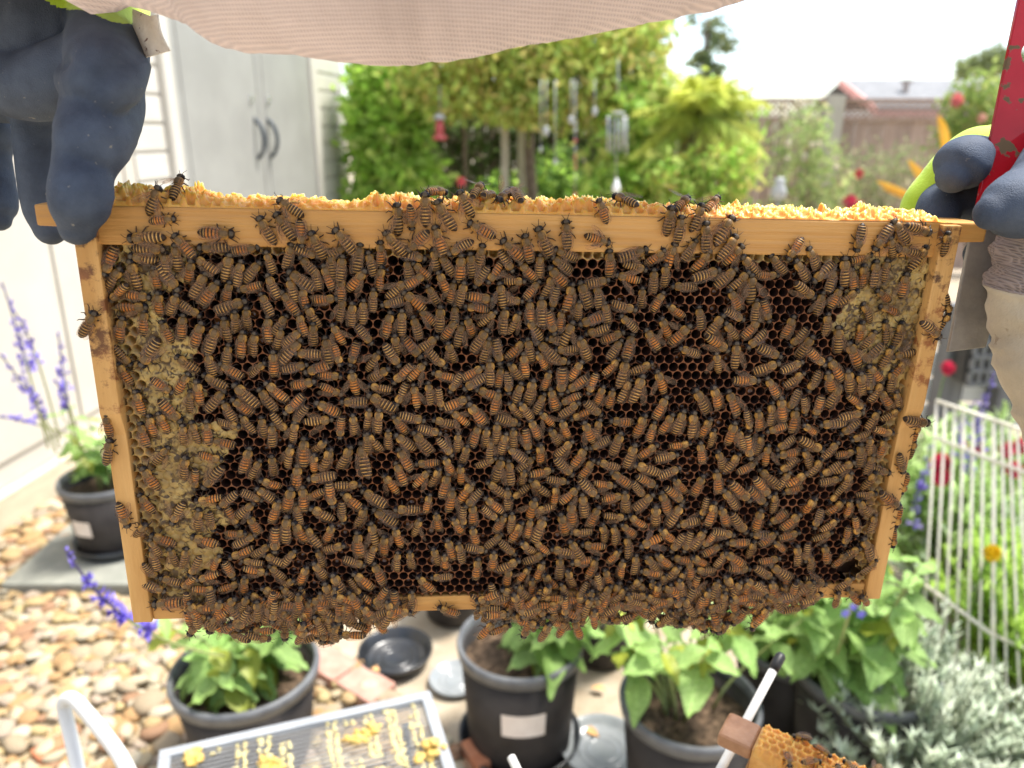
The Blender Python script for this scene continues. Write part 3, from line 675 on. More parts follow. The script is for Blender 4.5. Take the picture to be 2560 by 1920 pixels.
BEES = '-319,109,45,66,0s;-525,97,97,101,1;-122,92,316,47,0;-260,86,108,58,0;-176,86,239,77,0s;443,78,286,91,0;-1776,65,16,100,0s;743,56,62,98,1s;-381,46,332,137,0s;-1859,32,27,130,0s;310,26,336,119,1;-578,16,359,145,0;904,14,54,110,1s;-1227,12,304,125,0s;804,4,14,132,0;-482,-11,331,144,0;653,-17,3,148,0;-645,-28,179,115,1;-711,-33,356,139,0s;2010,-35,106,143,0;1911,-47,318,127,0;948,-56,32,149,0;-1829,-58,85,115,1;715,-58,4,121,0;-1259,-78,327,134,0;-300,-78,297,143,1;1817,-82,205,134,0;1691,-88,185,129,0;855,-94,357,134,0;132,-96,355,127,0;-1345,-100,335,138,0;2152,-103,357,109,0;-1181,-113,181,127,1;-1583,-117,92,141,1;295,-117,106,113,1s;18,-132,334,145,0;1881,-133,336,118,0s;-508,-134,341,132,1;-617,-142,226,121,1;982,-143,33,138,0;-1914,-144,265,156,0;-972,-144,321,134,0;1345,-149,209,105,1;-728,-154,321,139,0;1983,-154,282,134,0;778,-162,34,119,0;-64,-167,346,132,1;-407,-168,238,122,0;-1106,-169,338,129,0;-138,-176,311,143,1;-1741,-179,320,123,1;487,-187,73,145,0;-1604,-188,267,135,0;1024,-189,38,132,1;2058,-191,26,129,0s;-1460,-196,81,104,1;137,-196,292,122,0;1737,-196,70,115,1;-1909,-199,92,139,0;1462,-200,329,130,0;687,-202,15,132,1s;-1023,-203,58,84,0;-1167,-205,112,69,0;610,-207,44,110,1;-802,-210,1,95,1;-641,-217,105,73,0;-302,-219,10,130,0;857,-223,31,126,1;-1253,-226,14,109,0;1274,-232,318,117,0;-912,-233,9,132,0;-528,-238,350,113,0s;-167,-239,148,118,0;1123,-242,313,127,0;368,-242,354,132,1;-1786,-243,1,131,0;-1941,-251,285,126,0;118,-251,307,128,0;503,-258,104,111,0s;-472,-259,328,99,0;-850,-260,347,94,0;1878,-260,3,111,0;-1345,-261,344,114,0;-346,-261,352,126,0;5,-261,360,118,0;-2103,-265,205,132,1;1406,-266,324,124,0;1652,-269,350,142,0;-1043,-272,355,87,0;1531,-272,225,134,0;-1653,-274,306,122,0;-1156,-276,317,102,0;1823,-276,0,141,0;-1844,-277,1,81,0;-400,-278,1,133,1;-997,-282,8,117,0;-1553,-289,15,134,0s;-55,-290,316,117,1;-598,-291,312,118,1;-666,-291,353,57,0;890,-291,74,147,0;1761,-291,352,130,1;1228,-293,89,105,1;-224,-298,218,115,1;669,-302,355,113,0;997,-306,45,126,0;-1435,-307,41,121,0;-1732,-311,16,126,1;1709,-313,346,123,1;1584,-314,15,106,0;-1500,-316,17,128,0;472,-316,282,131,1s;102,-317,318,137,1;-296,-323,211,77,0;1073,-324,40,123,0;-1994,-330,351,138,0;-1065,-330,340,131,1;610,-330,357,125,0;-807,-333,11,123,1;-1122,-335,350,101,0;2000,-338,4,83,1;309,-339,78,101,0;-1836,-341,148,146,0;-631,-343,56,88,1;-127,-344,83,119,0s;-925,-345,40,133,1;-1198,-346,306,134,0;-1898,-348,357,114,1;-2097,-350,39,138,0;-488,-352,335,103,1;777,-359,271,129,0;1143,-362,354,137,0s;55,-365,20,97,0;1445,-374,122,134,0;-1693,-375,30,128,0;-1339,-379,337,95,0;-29,-384,42,107,1;-1452,-388,257,108,1;-723,-389,47,121,0s;-1003,-390,2,93,1;-1244,-398,348,74,0;1896,-398,303,111,1;-445,-399,14,102,1;246,-405,338,135,0;-395,-406,13,119,0;1695,-410,47,84,0;1625,-411,22,108,1;-1561,-412,18,114,1;318,-412,350,77,0;-1647,-414,39,135,1;-188,-415,351,130,0s;-542,-418,331,117,0;554,-419,357,110,0;166,-420,10,132,1;-2084,-422,229,122,1;1060,-425,325,120,1;87,-427,188,110,0;-303,-428,98,140,1;2277,-432,161,117,0;-1996,-435,95,119,1;-1188,-440,352,102,1;-136,-441,95,87,0;644,-441,27,111,1;1538,-442,12,121,0;-1088,-443,84,119,1;-843,-445,2,86,0;-637,-448,311,131,1s;-746,-457,256,120,0;-1261,-461,328,120,1;-1376,-470,332,96,0;461,-470,101,128,0;-1897,-473,8,121,1;1943,-474,287,102,1;-1831,-476,27,126,0;-318,-478,275,124,1;-1549,-480,71,167,0;1184,-486,1,122,0;1246,-488,160,125,1;1820,-490,327,105,0;-2025,-491,88,128,1;746,-491,304,84,1;25,-495,358,135,0;218,-495,1,115,0;-1006,-496,12,114,0;-1752,-499,127,120,0;-37,-501,358,106,1;369,-505,348,96,0;-897,-506,2,107,0;1073,-512,117,115,0;-951,-516,4,112,0;-428,-525,360,105,0;882,-527,350,123,0;-571,-529,310,84,1;-1151,-532,337,107,0;2252,-538,21,82,0;292,-539,251,132,1;-504,-540,2,134,0;-258,-540,46,117,0s;-1479,-544,6,111,0;126,-544,4,103,1;-171,-546,4,127,0;74,-555,160,113,1;-118,-556,22,124,0;493,-557,310,114,0;-1533,-558,5,107,0;1596,-558,358,107,0;-701,-562,1,134,0;-2218,-564,33,139,0;969,-568,32,140,0;-1982,-569,7,123,1;2168,-570,129,136,0;-772,-571,14,130,1;-1205,-573,343,113,1;1384,-574,15,133,1;-1317,-576,37,120,0;696,-582,330,125,1s;-350,-583,342,111,1;1175,-586,35,118,1;-627,-587,343,123,0;-1799,-591,8,120,1;-6,-594,322,136,0s;-455,-598,33,112,1;1946,-598,352,105,0;-1377,-599,2,124,1;324,-599,250,129,0;1797,-601,354,135,1;1066,-602,320,131,0;-1585,-604,359,124,0;-2099,-606,18,120,1;2024,-609,8,137,0;163,-617,25,134,0s;-1877,-618,342,112,1;780,-619,38,145,1;-403,-624,13,105,0;-1152,-625,3,113,0;-1029,-626,335,120,1s;-894,-628,143,121,0;410,-629,64,120,1;-1727,-631,23,139,1;1447,-634,213,107,0;1676,-642,354,136,0;-1260,-646,49,110,0;628,-646,326,126,1;1214,-646,228,128,0;1856,-646,25,110,0;-1326,-650,14,108,0;110,-650,277,107,0;-297,-653,33,143,0;-1657,-656,21,138,0;997,-671,121,139,1;-570,-675,54,117,0;-1513,-680,10,123,1;-1454,-680,10,123,0;505,-681,17,138,1;-734,-682,355,116,0;1493,-683,24,139,0;-650,-693,137,129,1;260,-697,335,140,0;428,-699,35,108,0;166,-702,268,111,0;-106,-704,46,125,1;-265,-705,13,134,0;-32,-705,348,125,0;-1084,-709,352,133,0;-1270,-711,44,141,0;64,-711,311,140,0;1294,-715,113,140,0;-200,-716,169,128,0;845,-716,290,127,0;-448,-721,344,121,0;1888,-721,218,122,0;2076,-727,254,101,0s;1781,-728,328,161,1;-1972,-729,214,141,0;-1185,-730,272,128,0;-1035,-730,162,103,1;-952,-732,197,125,1;-753,-734,149,125,0;1107,-736,358,140,0;-1590,-739,11,73,0;1978,-741,15,114,0;-2105,-746,147,118,0;1568,-746,129,130,1;-522,-757,131,120,0;124,-761,100,101,0;37,-766,327,116,1;-854,-770,35,126,0s;1010,-779,346,112,0s;-1360,-784,0,128,1;-1792,-786,310,126,0;-1677,-788,349,112,0;-56,-790,354,129,1;418,-799,40,75,1;1438,-799,67,107,0;-1255,-803,80,119,0;1288,-803,63,129,0;583,-805,65,126,0;-1137,-809,251,130,1;-1446,-813,51,109,0;2063,-813,33,72,1;1689,-813,322,146,1;-1579,-820,304,113,1;222,-821,30,118,1;-625,-825,44,115,1s;-101,-828,321,126,0;-239,-830,1,128,0;482,-833,9,155,0;-328,-834,58,123,1;-2107,-838,336,111,1;-704,-840,225,124,1;1925,-841,316,135,1;-823,-842,55,128,0;-1080,-848,95,109,1;-485,-851,287,105,1;-188,-856,9,113,1;1463,-875,48,125,0;-1663,-877,301,118,0;67,-879,16,107,1;1185,-879,90,132,1;1895,-881,175,94,0;149,-882,181,135,1;2032,-883,360,99,0;-321,-885,239,137,0;700,-885,334,137,1s;1783,-885,339,141,0;1576,-887,202,115,0;-958,-888,351,133,1s;-1826,-890,35,104,1;1670,-890,337,142,1;-140,-892,176,112,0;1847,-892,340,135,0;-1218,-893,76,127,1;-424,-893,209,112,0;317,-898,196,118,1;232,-900,231,128,1;-1927,-905,129,102,1;-823,-917,281,117,0;1341,-921,326,135,1;573,-926,16,148,0;-1076,-929,118,122,1;-1358,-935,314,138,1;503,-937,24,130,0;-19,-940,10,147,0;-1750,-942,358,130,1;1956,-947,22,112,0;-561,-949,352,122,0;-247,-950,291,138,1;-1514,-952,316,145,0;-85,-953,15,121,0;-710,-955,208,120,0;-637,-964,352,117,1s;366,-966,16,119,1;1707,-974,22,132,0;-1405,-978,325,140,0;1022,-978,338,136,1;-1669,-983,43,136,0;-506,-983,169,92,0;429,-983,6,120,1;200,-986,239,123,1;109,-986,344,133,1;-1798,-987,6,118,0;2019,-990,323,108,1;-2052,-993,350,123,1;-959,-996,272,128,0;-814,-997,301,148,0;940,-997,327,150,0;1473,-999,203,97,0;-204,-1000,10,133,1;2093,-1000,343,90,0;-415,-1003,68,132,1;1121,-1007,334,141,1;-1272,-1010,228,132,1;36,-1010,25,105,0;1848,-1010,132,107,1;-1538,-1017,317,120,1;-1096,-1029,302,137,1;714,-1037,24,137,1;1549,-1037,163,104,0;199,-1039,51,124,0;1629,-1040,187,115,1;-1898,-1041,142,135,1;-1608,-1043,333,120,0;336,-1044,131,106,0;-95,-1048,319,110,0;-40,-1049,324,102,0;1410,-1049,350,154,1;-1246,-1068,215,86,0;-307,-1068,324,142,1;1351,-1074,356,129,0;269,-1078,248,121,1;-655,-1088,105,130,0;1831,-1089,73,127,0;2069,-1089,52,101,0;-399,-1090,309,111,1s;-888,-1095,7,123,0;-834,-1098,7,128,0;-1147,-1100,83,134,0s;-1945,-1105,346,114,1;80,-1105,317,102,1s;-134,-1108,108,124,0;-2211,-1109,0,97,1;-1353,-1112,146,120,0;1284,-1112,346,133,1;-482,-1114,285,110,0;1493,-1116,3,135,1;-1519,-1117,327,113,0;-1614,-1118,100,113,0;1223,-1119,164,120,0;1967,-1120,35,118,0;2221,-1121,99,137,0;500,-1122,278,137,1;829,-1123,14,132,0;-2005,-1124,354,125,1;-964,-1124,356,118,0;-718,-1126,324,126,1;757,-1134,25,125,1;-1441,-1136,356,113,0;905,-1138,360,138,0;1728,-1139,260,131,0;-1035,-1142,185,91,1;607,-1147,16,138,1;978,-1157,19,126,1;14,-1158,334,109,1;-1791,-1162,349,110,0;-1281,-1162,13,121,0;-562,-1162,107,116,0;181,-1162,340,120,1;-1727,-1165,356,103,1;1837,-1165,229,110,0;361,-1166,16,93,0;1401,-1166,250,95,1;-2052,-1173,347,119,1;-1851,-1175,3,99,0;313,-1175,335,131,1;1602,-1177,303,100,1;-195,-1180,359,126,0;-1395,-1182,360,113,0;676,-1183,14,112,1;1132,-1190,7,136,1;2048,-1191,103,114,1;-312,-1192,20,123,1;-253,-1205,1,112,0;130,-1205,326,120,0;-784,-1211,1,116,0;-103,-1211,358,103,0;2303,-1211,4,119,1;1914,-1221,246,117,0;1025,-1222,3,87,0;-1655,-1223,287,116,1;-864,-1225,324,126,0;-894,-1226,2,111,0;-601,-1226,322,137,0;-694,-1227,312,125,0;-28,-1227,170,120,1;1197,-1229,340,104,0;-409,-1233,2,117,0;-159,-1242,15,126,0;-1155,-1252,46,98,0;482,-1252,15,134,0;385,-1253,240,95,0;-2228,-1257,11,123,0;-475,-1258,144,117,0;1464,-1258,234,122,0;1309,-1264,11,99,0;848,-1265,74,121,1;1621,-1269,113,144,0;-230,-1275,1,123,0;183,-1277,43,123,0;1246,-1278,163,134,1;-1235,-1279,3,143,1;1981,-1284,353,85,0;-1976,-1294,41,119,0s;661,-1297,50,127,1;2061,-1297,5,90,1;1743,-1303,37,123,0;-1316,-1305,15,129,0;-84,-1305,306,117,0;-369,-1306,14,117,0;-1724,-1307,104,123,1;51,-1307,354,135,1;973,-1311,350,134,1;-1015,-1312,25,133,0;2311,-1312,3,76,0;1488,-1322,264,136,1;-1539,-1323,16,144,1;-918,-1323,353,161,0b;-1116,-1324,20,139,0;565,-1325,15,135,0;1843,-1327,78,110,1;-698,-1330,331,130,1;270,-1331,31,128,1;1363,-1331,5,124,1s;774,-1335,76,116,0;1930,-1338,353,146,0;-1187,-1349,9,118,1s;-250,-1353,63,112,0;-576,-1355,266,113,1;1613,-1356,336,131,0;-1404,-1358,358,121,0;1094,-1359,337,97,0;-1864,-1365,12,141,0;-25,-1368,50,118,0;-458,-1371,339,123,1;1164,-1377,33,123,0;-1498,-1379,30,106,0;441,-1379,287,107,0;189,-1388,135,133,0;2179,-1389,155,124,0;1502,-1397,226,93,0;2002,-1397,9,102,0;-179,-1399,12,137,0;320,-1404,31,129,1;666,-1405,289,145,0;1260,-1408,63,119,1;-723,-1415,338,134,1;1670,-1415,31,111,0;-116,-1417,353,142,0;1847,-1417,52,120,0;-1724,-1420,220,137,0;64,-1420,84,125,1;-2044,-1422,334,135,1;-390,-1427,357,111,1s;-1279,-1428,5,137,1;799,-1429,69,134,0;1766,-1429,231,110,0;-1149,-1432,263,133,0;-1814,-1435,190,113,1;-530,-1440,21,108,0;2079,-1443,103,100,0;-605,-1448,43,123,1s;-42,-1455,8,98,0;-1422,-1465,303,124,1;519,-1466,304,135,1;157,-1473,100,120,0;1395,-1473,309,131,0;-776,-1479,326,135,1s;-1010,-1482,91,124,0;675,-1484,123,140,1;-479,-1491,14,140,1;1566,-1491,51,127,1;1092,-1494,349,133,1;1490,-1495,33,108,0;1778,-1500,79,96,0;429,-1504,95,79,1;2022,-1507,20,125,0;1878,-1509,12,130,0;51,-1515,317,151,0;-189,-1516,308,132,0;871,-1517,318,117,1;979,-1517,20,138,1;337,-1525,133,133,0;-1451,-1526,312,117,0;-1524,-1537,119,92,0;-362,-1537,31,159,1;2268,-1537,191,100,1;-1196,-1538,244,73,1;628,-1538,140,113,0;1369,-1539,139,138,1;-1105,-1540,171,132,1;-52,-1543,235,118,0;-1752,-1549,267,121,1;1554,-1555,248,118,1;-1252,-1557,358,130,1;-1655,-1558,232,113,0;-871,-1559,298,140,0;-1329,-1560,15,144,1;1238,-1562,131,157,1;148,-1567,2,119,1;232,-1568,46,127,1s;-320,-1570,224,114,0;-2082,-1571,328,91,1;846,-1572,131,135,1;-992,-1576,311,128,1;-125,-1581,356,129,0;-442,-1582,5,133,1;482,-1585,76,98,1;1830,-1591,214,105,0;1343,-1594,131,144,1;2019,-1597,78,93,0;-575,-1607,14,91,1;1182,-1609,321,141,0;555,-1612,352,138,0;665,-1614,46,137,0;-203,-1617,310,119,1;-1566,-1618,52,85,0;790,-1622,339,137,1;2156,-1623,126,157,1;-2197,-1628,166,124,1;-1926,-1629,207,123,0s;-1408,-1629,21,144,1;316,-1633,350,149,0;1455,-1638,357,114,0;-687,-1639,276,132,0;-1285,-1648,350,114,0;17,-1649,11,142,1s;95,-1650,260,106,0;-1157,-1651,306,145,0;-1045,-1651,178,118,0;-1640,-1655,152,117,1;1033,-1663,194,121,0;1673,-1663,12,138,1;-222,-1666,131,103,0;-1819,-1668,9,127,0;-318,-1674,355,136,1;1835,-1674,38,125,1;-944,-1678,22,137,0;-813,-1681,305,142,0;2012,-1681,318,130,0;1921,-1684,3,105,1;-376,-1688,179,115,0;-1752,-1689,174,108,0;250,-1689,353,143,1;1072,-1692,12,147,1;859,-1703,28,138,0;380,-1705,23,126,1;744,-1708,353,151,0;505,-1710,96,118,0;-1529,-1711,341,109,1;1156,-1717,334,146,1;-519,-1720,352,127,1;-98,-1732,1,111,0;-162,-1733,26,128,1;-2132,-1735,39,129,0;1491,-1737,234,104,1;-1353,-1740,5,153,0;638,-1744,307,106,1;-405,-1745,334,114,1;1736,-1748,197,110,0;2243,-1749,183,139,1;1368,-1751,9,137,1;-636,-1752,18,120,0s;205,-1752,343,135,1;947,-1756,257,129,0;-1281,-1762,337,147,1;1573,-1763,39,139,1;-1630,-1765,82,121,1;1252,-1766,139,148,0;3,-1770,11,103,1;-1122,-1775,20,131,1;63,-1779,22,169,0;-2015,-1787,300,135,1;2092,-1788,12,76,0;-877,-1789,347,156,0s;-69,-1791,27,142,1;1817,-1792,55,108,0;-1218,-1793,324,132,0;591,-1800,310,99,1;1986,-1802,167,99,1;-1798,-1803,291,131,1;-1585,-1808,65,122,0;-1419,-1808,184,164,1;312,-1808,267,121,0;-310,-1811,349,130,1;-745,-1813,348,135,1s;446,-1814,346,134,0;511,-1826,351,121,0;1167,-1830,101,126,0;824,-1837,315,136,1;-2065,-1840,339,80,0;-196,-1844,52,120,0;-965,-1850,358,147,1;1407,-1854,274,139,0;1580,-1858,71,109,1;-821,-1861,3,132,1;-1101,-1866,71,131,0;1787,-1866,64,118,0;1935,-1868,185,113,1;1017,-1871,30,138,0;734,-1871,248,134,1s;1446,-1871,51,74,1;-1501,-1878,55,100,0;1083,-1878,213,106,1;954,-1885,194,114,0;-1610,-1890,252,120,1;892,-1891,209,119,0;-444,-1892,343,141,1;-299,-1893,104,118,0;-116,-1896,133,110,0;1263,-1896,266,121,1;2252,-1897,176,126,1;82,-1898,311,108,1;388,-1899,276,124,1;4,-1901,315,129,0;-1977,-1904,350,92,0;595,-1905,353,128,0;-390,-1906,350,132,0;-1916,-1909,12,117,0;-891,-1910,23,121,0;-2076,-1915,349,78,0;289,-1925,326,136,0;207,-1928,284,126,0;-1355,-1931,40,111,0;1532,-1935,310,104,1;-1434,-1936,298,99,0;-1179,-1938,344,107,0;-528,-1938,345,103,0;1110,-1942,63,124,1;1353,-1946,7,97,0;-1756,-1951,30,115,1;-1559,-1952,279,115,0;2085,-1953,332,145,0;-673,-1955,356,119,0;-750,-1966,6,114,0;-991,-1966,113,109,0;-1867,-1967,210,115,0;41,-1969,65,125,0;516,-1971,35,89,1;-199,-1974,3,131,1;-478,-1974,360,114,1;1985,-1980,60,106,0;1706,-1981,179,103,0;1827,-1987,344,126,1;1650,-1993,351,122,0;-2109,-1993,150,108,0;328,-1998,269,126,1;935,-2003,276,127,1;-1685,-2004,161,114,1;817,-2005,313,124,1;-109,-2007,59,131,0;1257,-2007,304,155,1;1175,-2007,32,89,0;-1543,-2008,105,126,1;-1185,-2014,332,124,0;1041,-2016,304,134,1;-1425,-2019,318,88,0;748,-2021,321,156,0;-293,-2022,7,131,1;1479,-2024,74,104,1;647,-2025,2,123,0;1924,-2034,30,104,1;196,-2037,1,132,0;-857,-2040,337,143,1;-1807,-2041,256,125,1;-1282,-2043,25,134,1;390,-2043,23,121,1;1742,-2051,351,102,0;566,-2053,7,113,1;-2006,-2057,292,84,0;78,-2061,16,131,1;-497,-2071,267,118,0;-1917,-2074,225,121,1;1296,-2076,92,123,1;991,-2077,349,106,1;-15,-2081,35,110,1s;1081,-2082,274,123,0;-944,-2084,313,159,1;749,-2085,281,129,1;-111,-2091,8,107,1;2129,-2091,34,120,0s;-1372,-2095,54,104,0;-2100,-2097,119,87,0;881,-2097,38,122,0;-1610,-2099,7,109,1;-1691,-2104,71,99,1;1557,-2105,302,148,0;-1086,-2107,338,186,0;1455,-2109,123,131,0;488,-2110,339,107,1;263,-2111,340,122,0;-588,-2113,316,131,1;-1835,-2121,97,103,1;-993,-2130,148,108,0;142,-2132,324,130,1;935,-2140,23,106,1;440,-2150,162,127,0;-1463,-2151,307,114,1;822,-2155,25,91,0;-1371,-2160,323,84,0;-1143,-2160,346,147,0;37,-2165,0,113,1;-72,-2174,253,111,1;-1293,-2180,354,112,1;1253,-2188,330,169,0;-853,-2190,45,125,0;-2034,-2198,268,148,1;-192,-2198,166,118,0;340,-2201,210,118,0;233,-2203,336,115,0;1987,-2203,44,126,0;785,-2204,338,156,1;-987,-2206,115,103,0;543,-2214,11,138,1;87,-2216,70,123,1;-1719,-2220,98,104,1;1710,-2222,323,143,1;-1191,-2224,1,132,1;-1375,-2225,351,98,1;1142,-2226,229,132,0;-670,-2228,1,123,0;876,-2230,359,127,0s;1467,-2235,342,136,1;-1835,-2236,46,126,0;1538,-2237,344,135,1;-1509,-2240,4,116,0;1772,-2243,6,132,0;1009,-2245,249,107,0;-1580,-2250,31,103,0;1352,-2250,335,186,0;454,-2252,335,129,0;1622,-2253,334,128,1;-20,-2256,24,101,1;1226,-2256,343,141,1;372,-2265,9,127,1;-837,-2268,29,150,1;672,-2281,16,120,1;-85,-2285,202,122,1;2054,-2290,319,131,1;-1055,-2293,9,140,0;-783,-2293,29,157,1;779,-2298,129,116,0;168,-2303,354,144,0;-455,-2305,294,127,1;1765,-2308,197,78,0;-897,-2309,142,102,0;-1855,-2310,239,93,0;50,-2311,87,118,1;292,-2315,92,101,0;1951,-2315,357,76,0;1195,-2316,347,134,1;1673,-2319,338,73,0;2133,-2321,316,109,1;-1280,-2323,334,105,1;-1630,-2329,266,179,0;1039,-2329,6,113,1;-261,-2331,290,105,0;-68,-2333,139,86,0;-158,-2335,324,94,0;1125,-2335,24,104,1;1298,-2336,59,99,0;962,-2337,200,107,1;1392,-2337,161,98,0;-1495,-2340,36,111,1;-1784,-2341,335,143,1;1616,-2342,17,68,0;-1020,-2343,21,120,0;497,-2344,26,93,0;-1427,-2345,15,89,0;1543,-2345,15,100,0;223,-2347,340,143,1;-652,-2350,34,104,0;-723,-2360,47,117,1;-1204,-2362,336,115,0;419,-2362,356,129,1;-1148,-2364,358,104,0;715,-2373,307,75,1;-875,-2375,28,116,0;1487,-2376,8,121,1;-265,-2378,18,110,0;810,-2382,45,73,0;1413,-2384,266,96,1;75,-2386,319,102,0;-154,-2393,281,144,1;901,-2397,342,127,1;567,-2405,331,113,0;-928,-2407,25,131,1;344,-2418,230,80,0;-1255,-2419,276,95,1;-1117,-2433,358,115,0;1288,-2434,30,111,1;1024,-2434,320,103,0;225,-2435,307,132,0;1092,-2440,318,130,1;1200,-2463,165,127,1;-1193,-2485,187,121,0;1117,-2515,328,121,1'
rows = []
for q in BEES.split(';'):
    a = q.split(',')
    fl = a[4][1:]
    rows.append([float(a[0]) / 10, float(a[1]) / 10, float(a[2]), float(a[3]) / 10, int(a[4][0]), fl])

def surface(x, y):
    if y > 0.5: return None
    if abs(x) > 213.5: return 4.2 if y > -106 else .4
    if y > -18.6: return 0.0
    if -232 < y < -221.8: return -1.6
    if y < -232: return None
    return -2.2 + und(x, y)
# the fringe of bees clustered under the bottom bar: fill its ragged depth
FU = [380, 480, 500, 560, 610, 700, 770, 800, 830, 880, 940, 1010, 1060, 1110, 1210, 1300, 1390, 1430, 1470, 1510, 1570, 1650, 1700, 1745, 1770, 1800, 1850, 1910, 1950, 2010, 2060, 2090]
FV = [1535, 1540, 1580, 1578, 1590, 1585, 1605, 1628, 1618, 1585, 1570, 1548, 1542, 1560, 1575, 1565, 1580, 1584, 1572, 1548, 1552, 1556, 1568, 1586, 1592, 1580, 1570, 1545, 1532, 1518, 1508, 1498]
def unproj(u, v, z=0.0):
    d = np.array([(u - 1280) / F, (960 - v) / F, -1.0]); nn_ = FR[:, 2]; p0 = FT * 1000 + nn_ * z
    return FR.T @ (d * (p0 @ nn_ / (d @ nn_)) - FT * 1000)
fpl = []
for k in range(1500):
    u = rng.uniform(470, 2070)
    if 1000 < u < 1200 or u > 2040: continue
    vb = np.interp(u, FU, FV); vt = 1500 - (u - 1280) * .03
    v = rng.uniform(vt - (25 if rng.random() < .5 else 0), max(vt + 6, vb + 2))
    q = unproj(u, v)
    if any((q[0] - a_) ** 2 + (q[1] - c_) ** 2 < 4.6 ** 2 for a_, c_ in fpl): continue
    fpl.append((q[0], q[1]))
    rows.append([float(q[0]), float(q[1]), float(rng.choice([0, 20, 340, 60, 300, 100, 260, 180, 200]) + rng.normal(0, 18)) % 360, 12.6, int(rng.random() < .5), 's' if rng.random() < .06 else ''])
placed = []
recs = []
for i, (x, y, ang, ln, pal, fl) in enumerate(rows):
    s = 1.14 * max(.88, min(1.12, (ln if y < 4 else 13) / 13.2)) * rng.uniform(.94, 1.07) * (1.22 if 'b' in fl else 1.0)
    a = math.radians(ang)
    h = Vector((math.sin(a), math.cos(a), 0))
    nrm = Vector((0, 0, 1))
    z0 = surface(x, y)
    st = 0.0
    if z0 is None and y > 0.5:          # on the wax along the top
        top = float(np.interp(x, bx, bh))
        if ln < 11.2:
            hz = math.sqrt(max(0, 1 - (ln / 13.2) ** 2))
            sg = 1 if abs(x + 17.6) < .5 else -1
            h = Vector((h.x * ln / 13.2, h.y * ln / 13.2, sg * hz)).normalized()
            nrm = Vector((0, 1, .55))
            c = Vector((x, max(y, top * .8 + 2.2), -7.0))
        else:
            nrm = Vector((0, .35, 1))
            c = Vector((x, y, 2.4))
    elif abs(x) > 223.6:                 # clinging to the outer edge of a side bar
        sg = 1 if x > 0 else -1
        c = Vector((sg * 225.6, y, (z0 or 0) - 1.5))
        nrm = Vector((sg * .85, 0, .55))
    elif z0 is None:                     # hanging below the bottom bar
        dpt = rng.uniform(-9, 3.5)
        c = Vector((x, y, dpt))
        h = (h + Vector((0, 0, rng.normal(0, .3)))).normalized()
        nrm = Vector((rng.normal(0, .25), -.15, 1))
    else:
        crowd = sum(1 for (qx, qy) in placed if (qx - x) ** 2 + (qy - y) ** 2 < 5.6 ** 2)
        st = min(3.4, 1.5 * crowd)
        c = Vector((x, y, z0 + 2.15 * s + st))
        nrm = Vector((rng.normal(0, .26), rng.normal(0, .26), 1))
        h = (h + Vector((0, 0, rng.normal(0, .13)))).normalized()
    placed.append((x, y))
    Y = h.normalized()
    X = Y.cross(nrm).normalized()
    Z = X.cross(Y)
    loc = c + Y * (.75 * s)              # mesh origin sits behind the thorax
    M3 = Matrix(((X.x, Y.x, Z.x, loc.x * mm), (X.y, Y.y, Z.y, loc.y * mm), (X.z, Y.z, Z.z, loc.z * mm), (0, 0, 0, 1))) @ Matrix.Scale(s, 4)
    bend = int(rng.integers(0, 3)) if rng.random() < .55 else 0
    sp = 's' in fl
    wa = []
    for sd in (-1, 1):
        aw = math.radians(rng.uniform(32, 52) if sp else rng.uniform(3, 11))
        if not sp and rng.random() < .10: aw = math.radians(28)
        lift = math.radians(rng.uniform(4, 10) if not sp else rng.uniform(-8, 14))
        if sp and y > 5: lift = math.radians(-28)
        W = Matrix.Translation((sd * 1.15 * mm, 1.7 * mm, 1.75 * mm)) @ Matrix.Rotation(sd * aw, 4, 'Z') @ Matrix.Rotation(lift, 4, 'X')
        wa.append((sd, W))
    recs.append(dict(M=FM @ M3, pal=pal, bend=bend, wings=wa, x=x, y=y, ang=ang, sp=sp, big='b' in fl, on=surface(x, y)))

# the 300 that show largest: all on wood or wax, then the nearest rows of the comb
def zone(r):
    x, y = r['x'], r['y']
    if y > 0.5: return 'wax'
    if abs(x) > 210: return 'side'
    if y > -19.5: return 'top'
    if y < -221.5: return 'bottom'
    return 'comb'
first = [r for r in recs if zone(r) in ('wax', 'side', 'top')] + [r for r in recs if r['big']]
rest = [r for r in recs if r not in first]
NIND = 292
single = first + rest[:NIND - len(first)]
mass = rest[NIND - len(first):]
ORD = 'first second third fourth fifth sixth seventh eighth ninth tenth eleventh twelfth thirteenth fourteenth fifteenth sixteenth seventeenth eighteenth nineteenth twentieth'.split()
def ordn(k):
    if k < 20: return ORD[k]
    t = ['twenty', 'thirty', 'forty', 'fifty'][(k + 1) // 10 - 2]
    u = (k + 1) % 10
    return (t + '-' + ORD[u - 1]) if u else {'twenty': 'twentieth', 'thirty': 'thirtieth', 'forty': 'fortieth', 'fifty': 'fiftieth'}[t]
DIRS = ['up', 'up and right', 'right', 'down and right', 'down', 'down and left', 'left', 'up and left']
COLW = ['grey-striped', 'orange-banded']
for zn, txt in (('wax', 'from the left on the yellow wax ridge'), ('top', "from the left on the top bar's front"), ('side', None)):
    grp = [r for r in single if zone(r) == zn]
    if zn != 'side':
        for k, r in enumerate(sorted(grp, key=lambda r: r['x'])):
            r['label'] = f"{COLW[r['pal']]} honey bee{' with spread wings' if r['sp'] else ''}, {ordn(k)} {txt}"
    else:
        for sd, w in ((-1, 'left'), (1, 'right')):
            for k, r in enumerate(sorted([q for q in grp if q['x'] * sd > 0], key=lambda q: -q['y'])):
                r['label'] = f"{COLW[r['pal']]} honey bee, {ordn(k)} from the top on the {w} side bar"
COLN = ['far left', 'left', 'inner left', 'mid-left', 'centre', 'mid-right', 'inner right', 'right', 'far right']
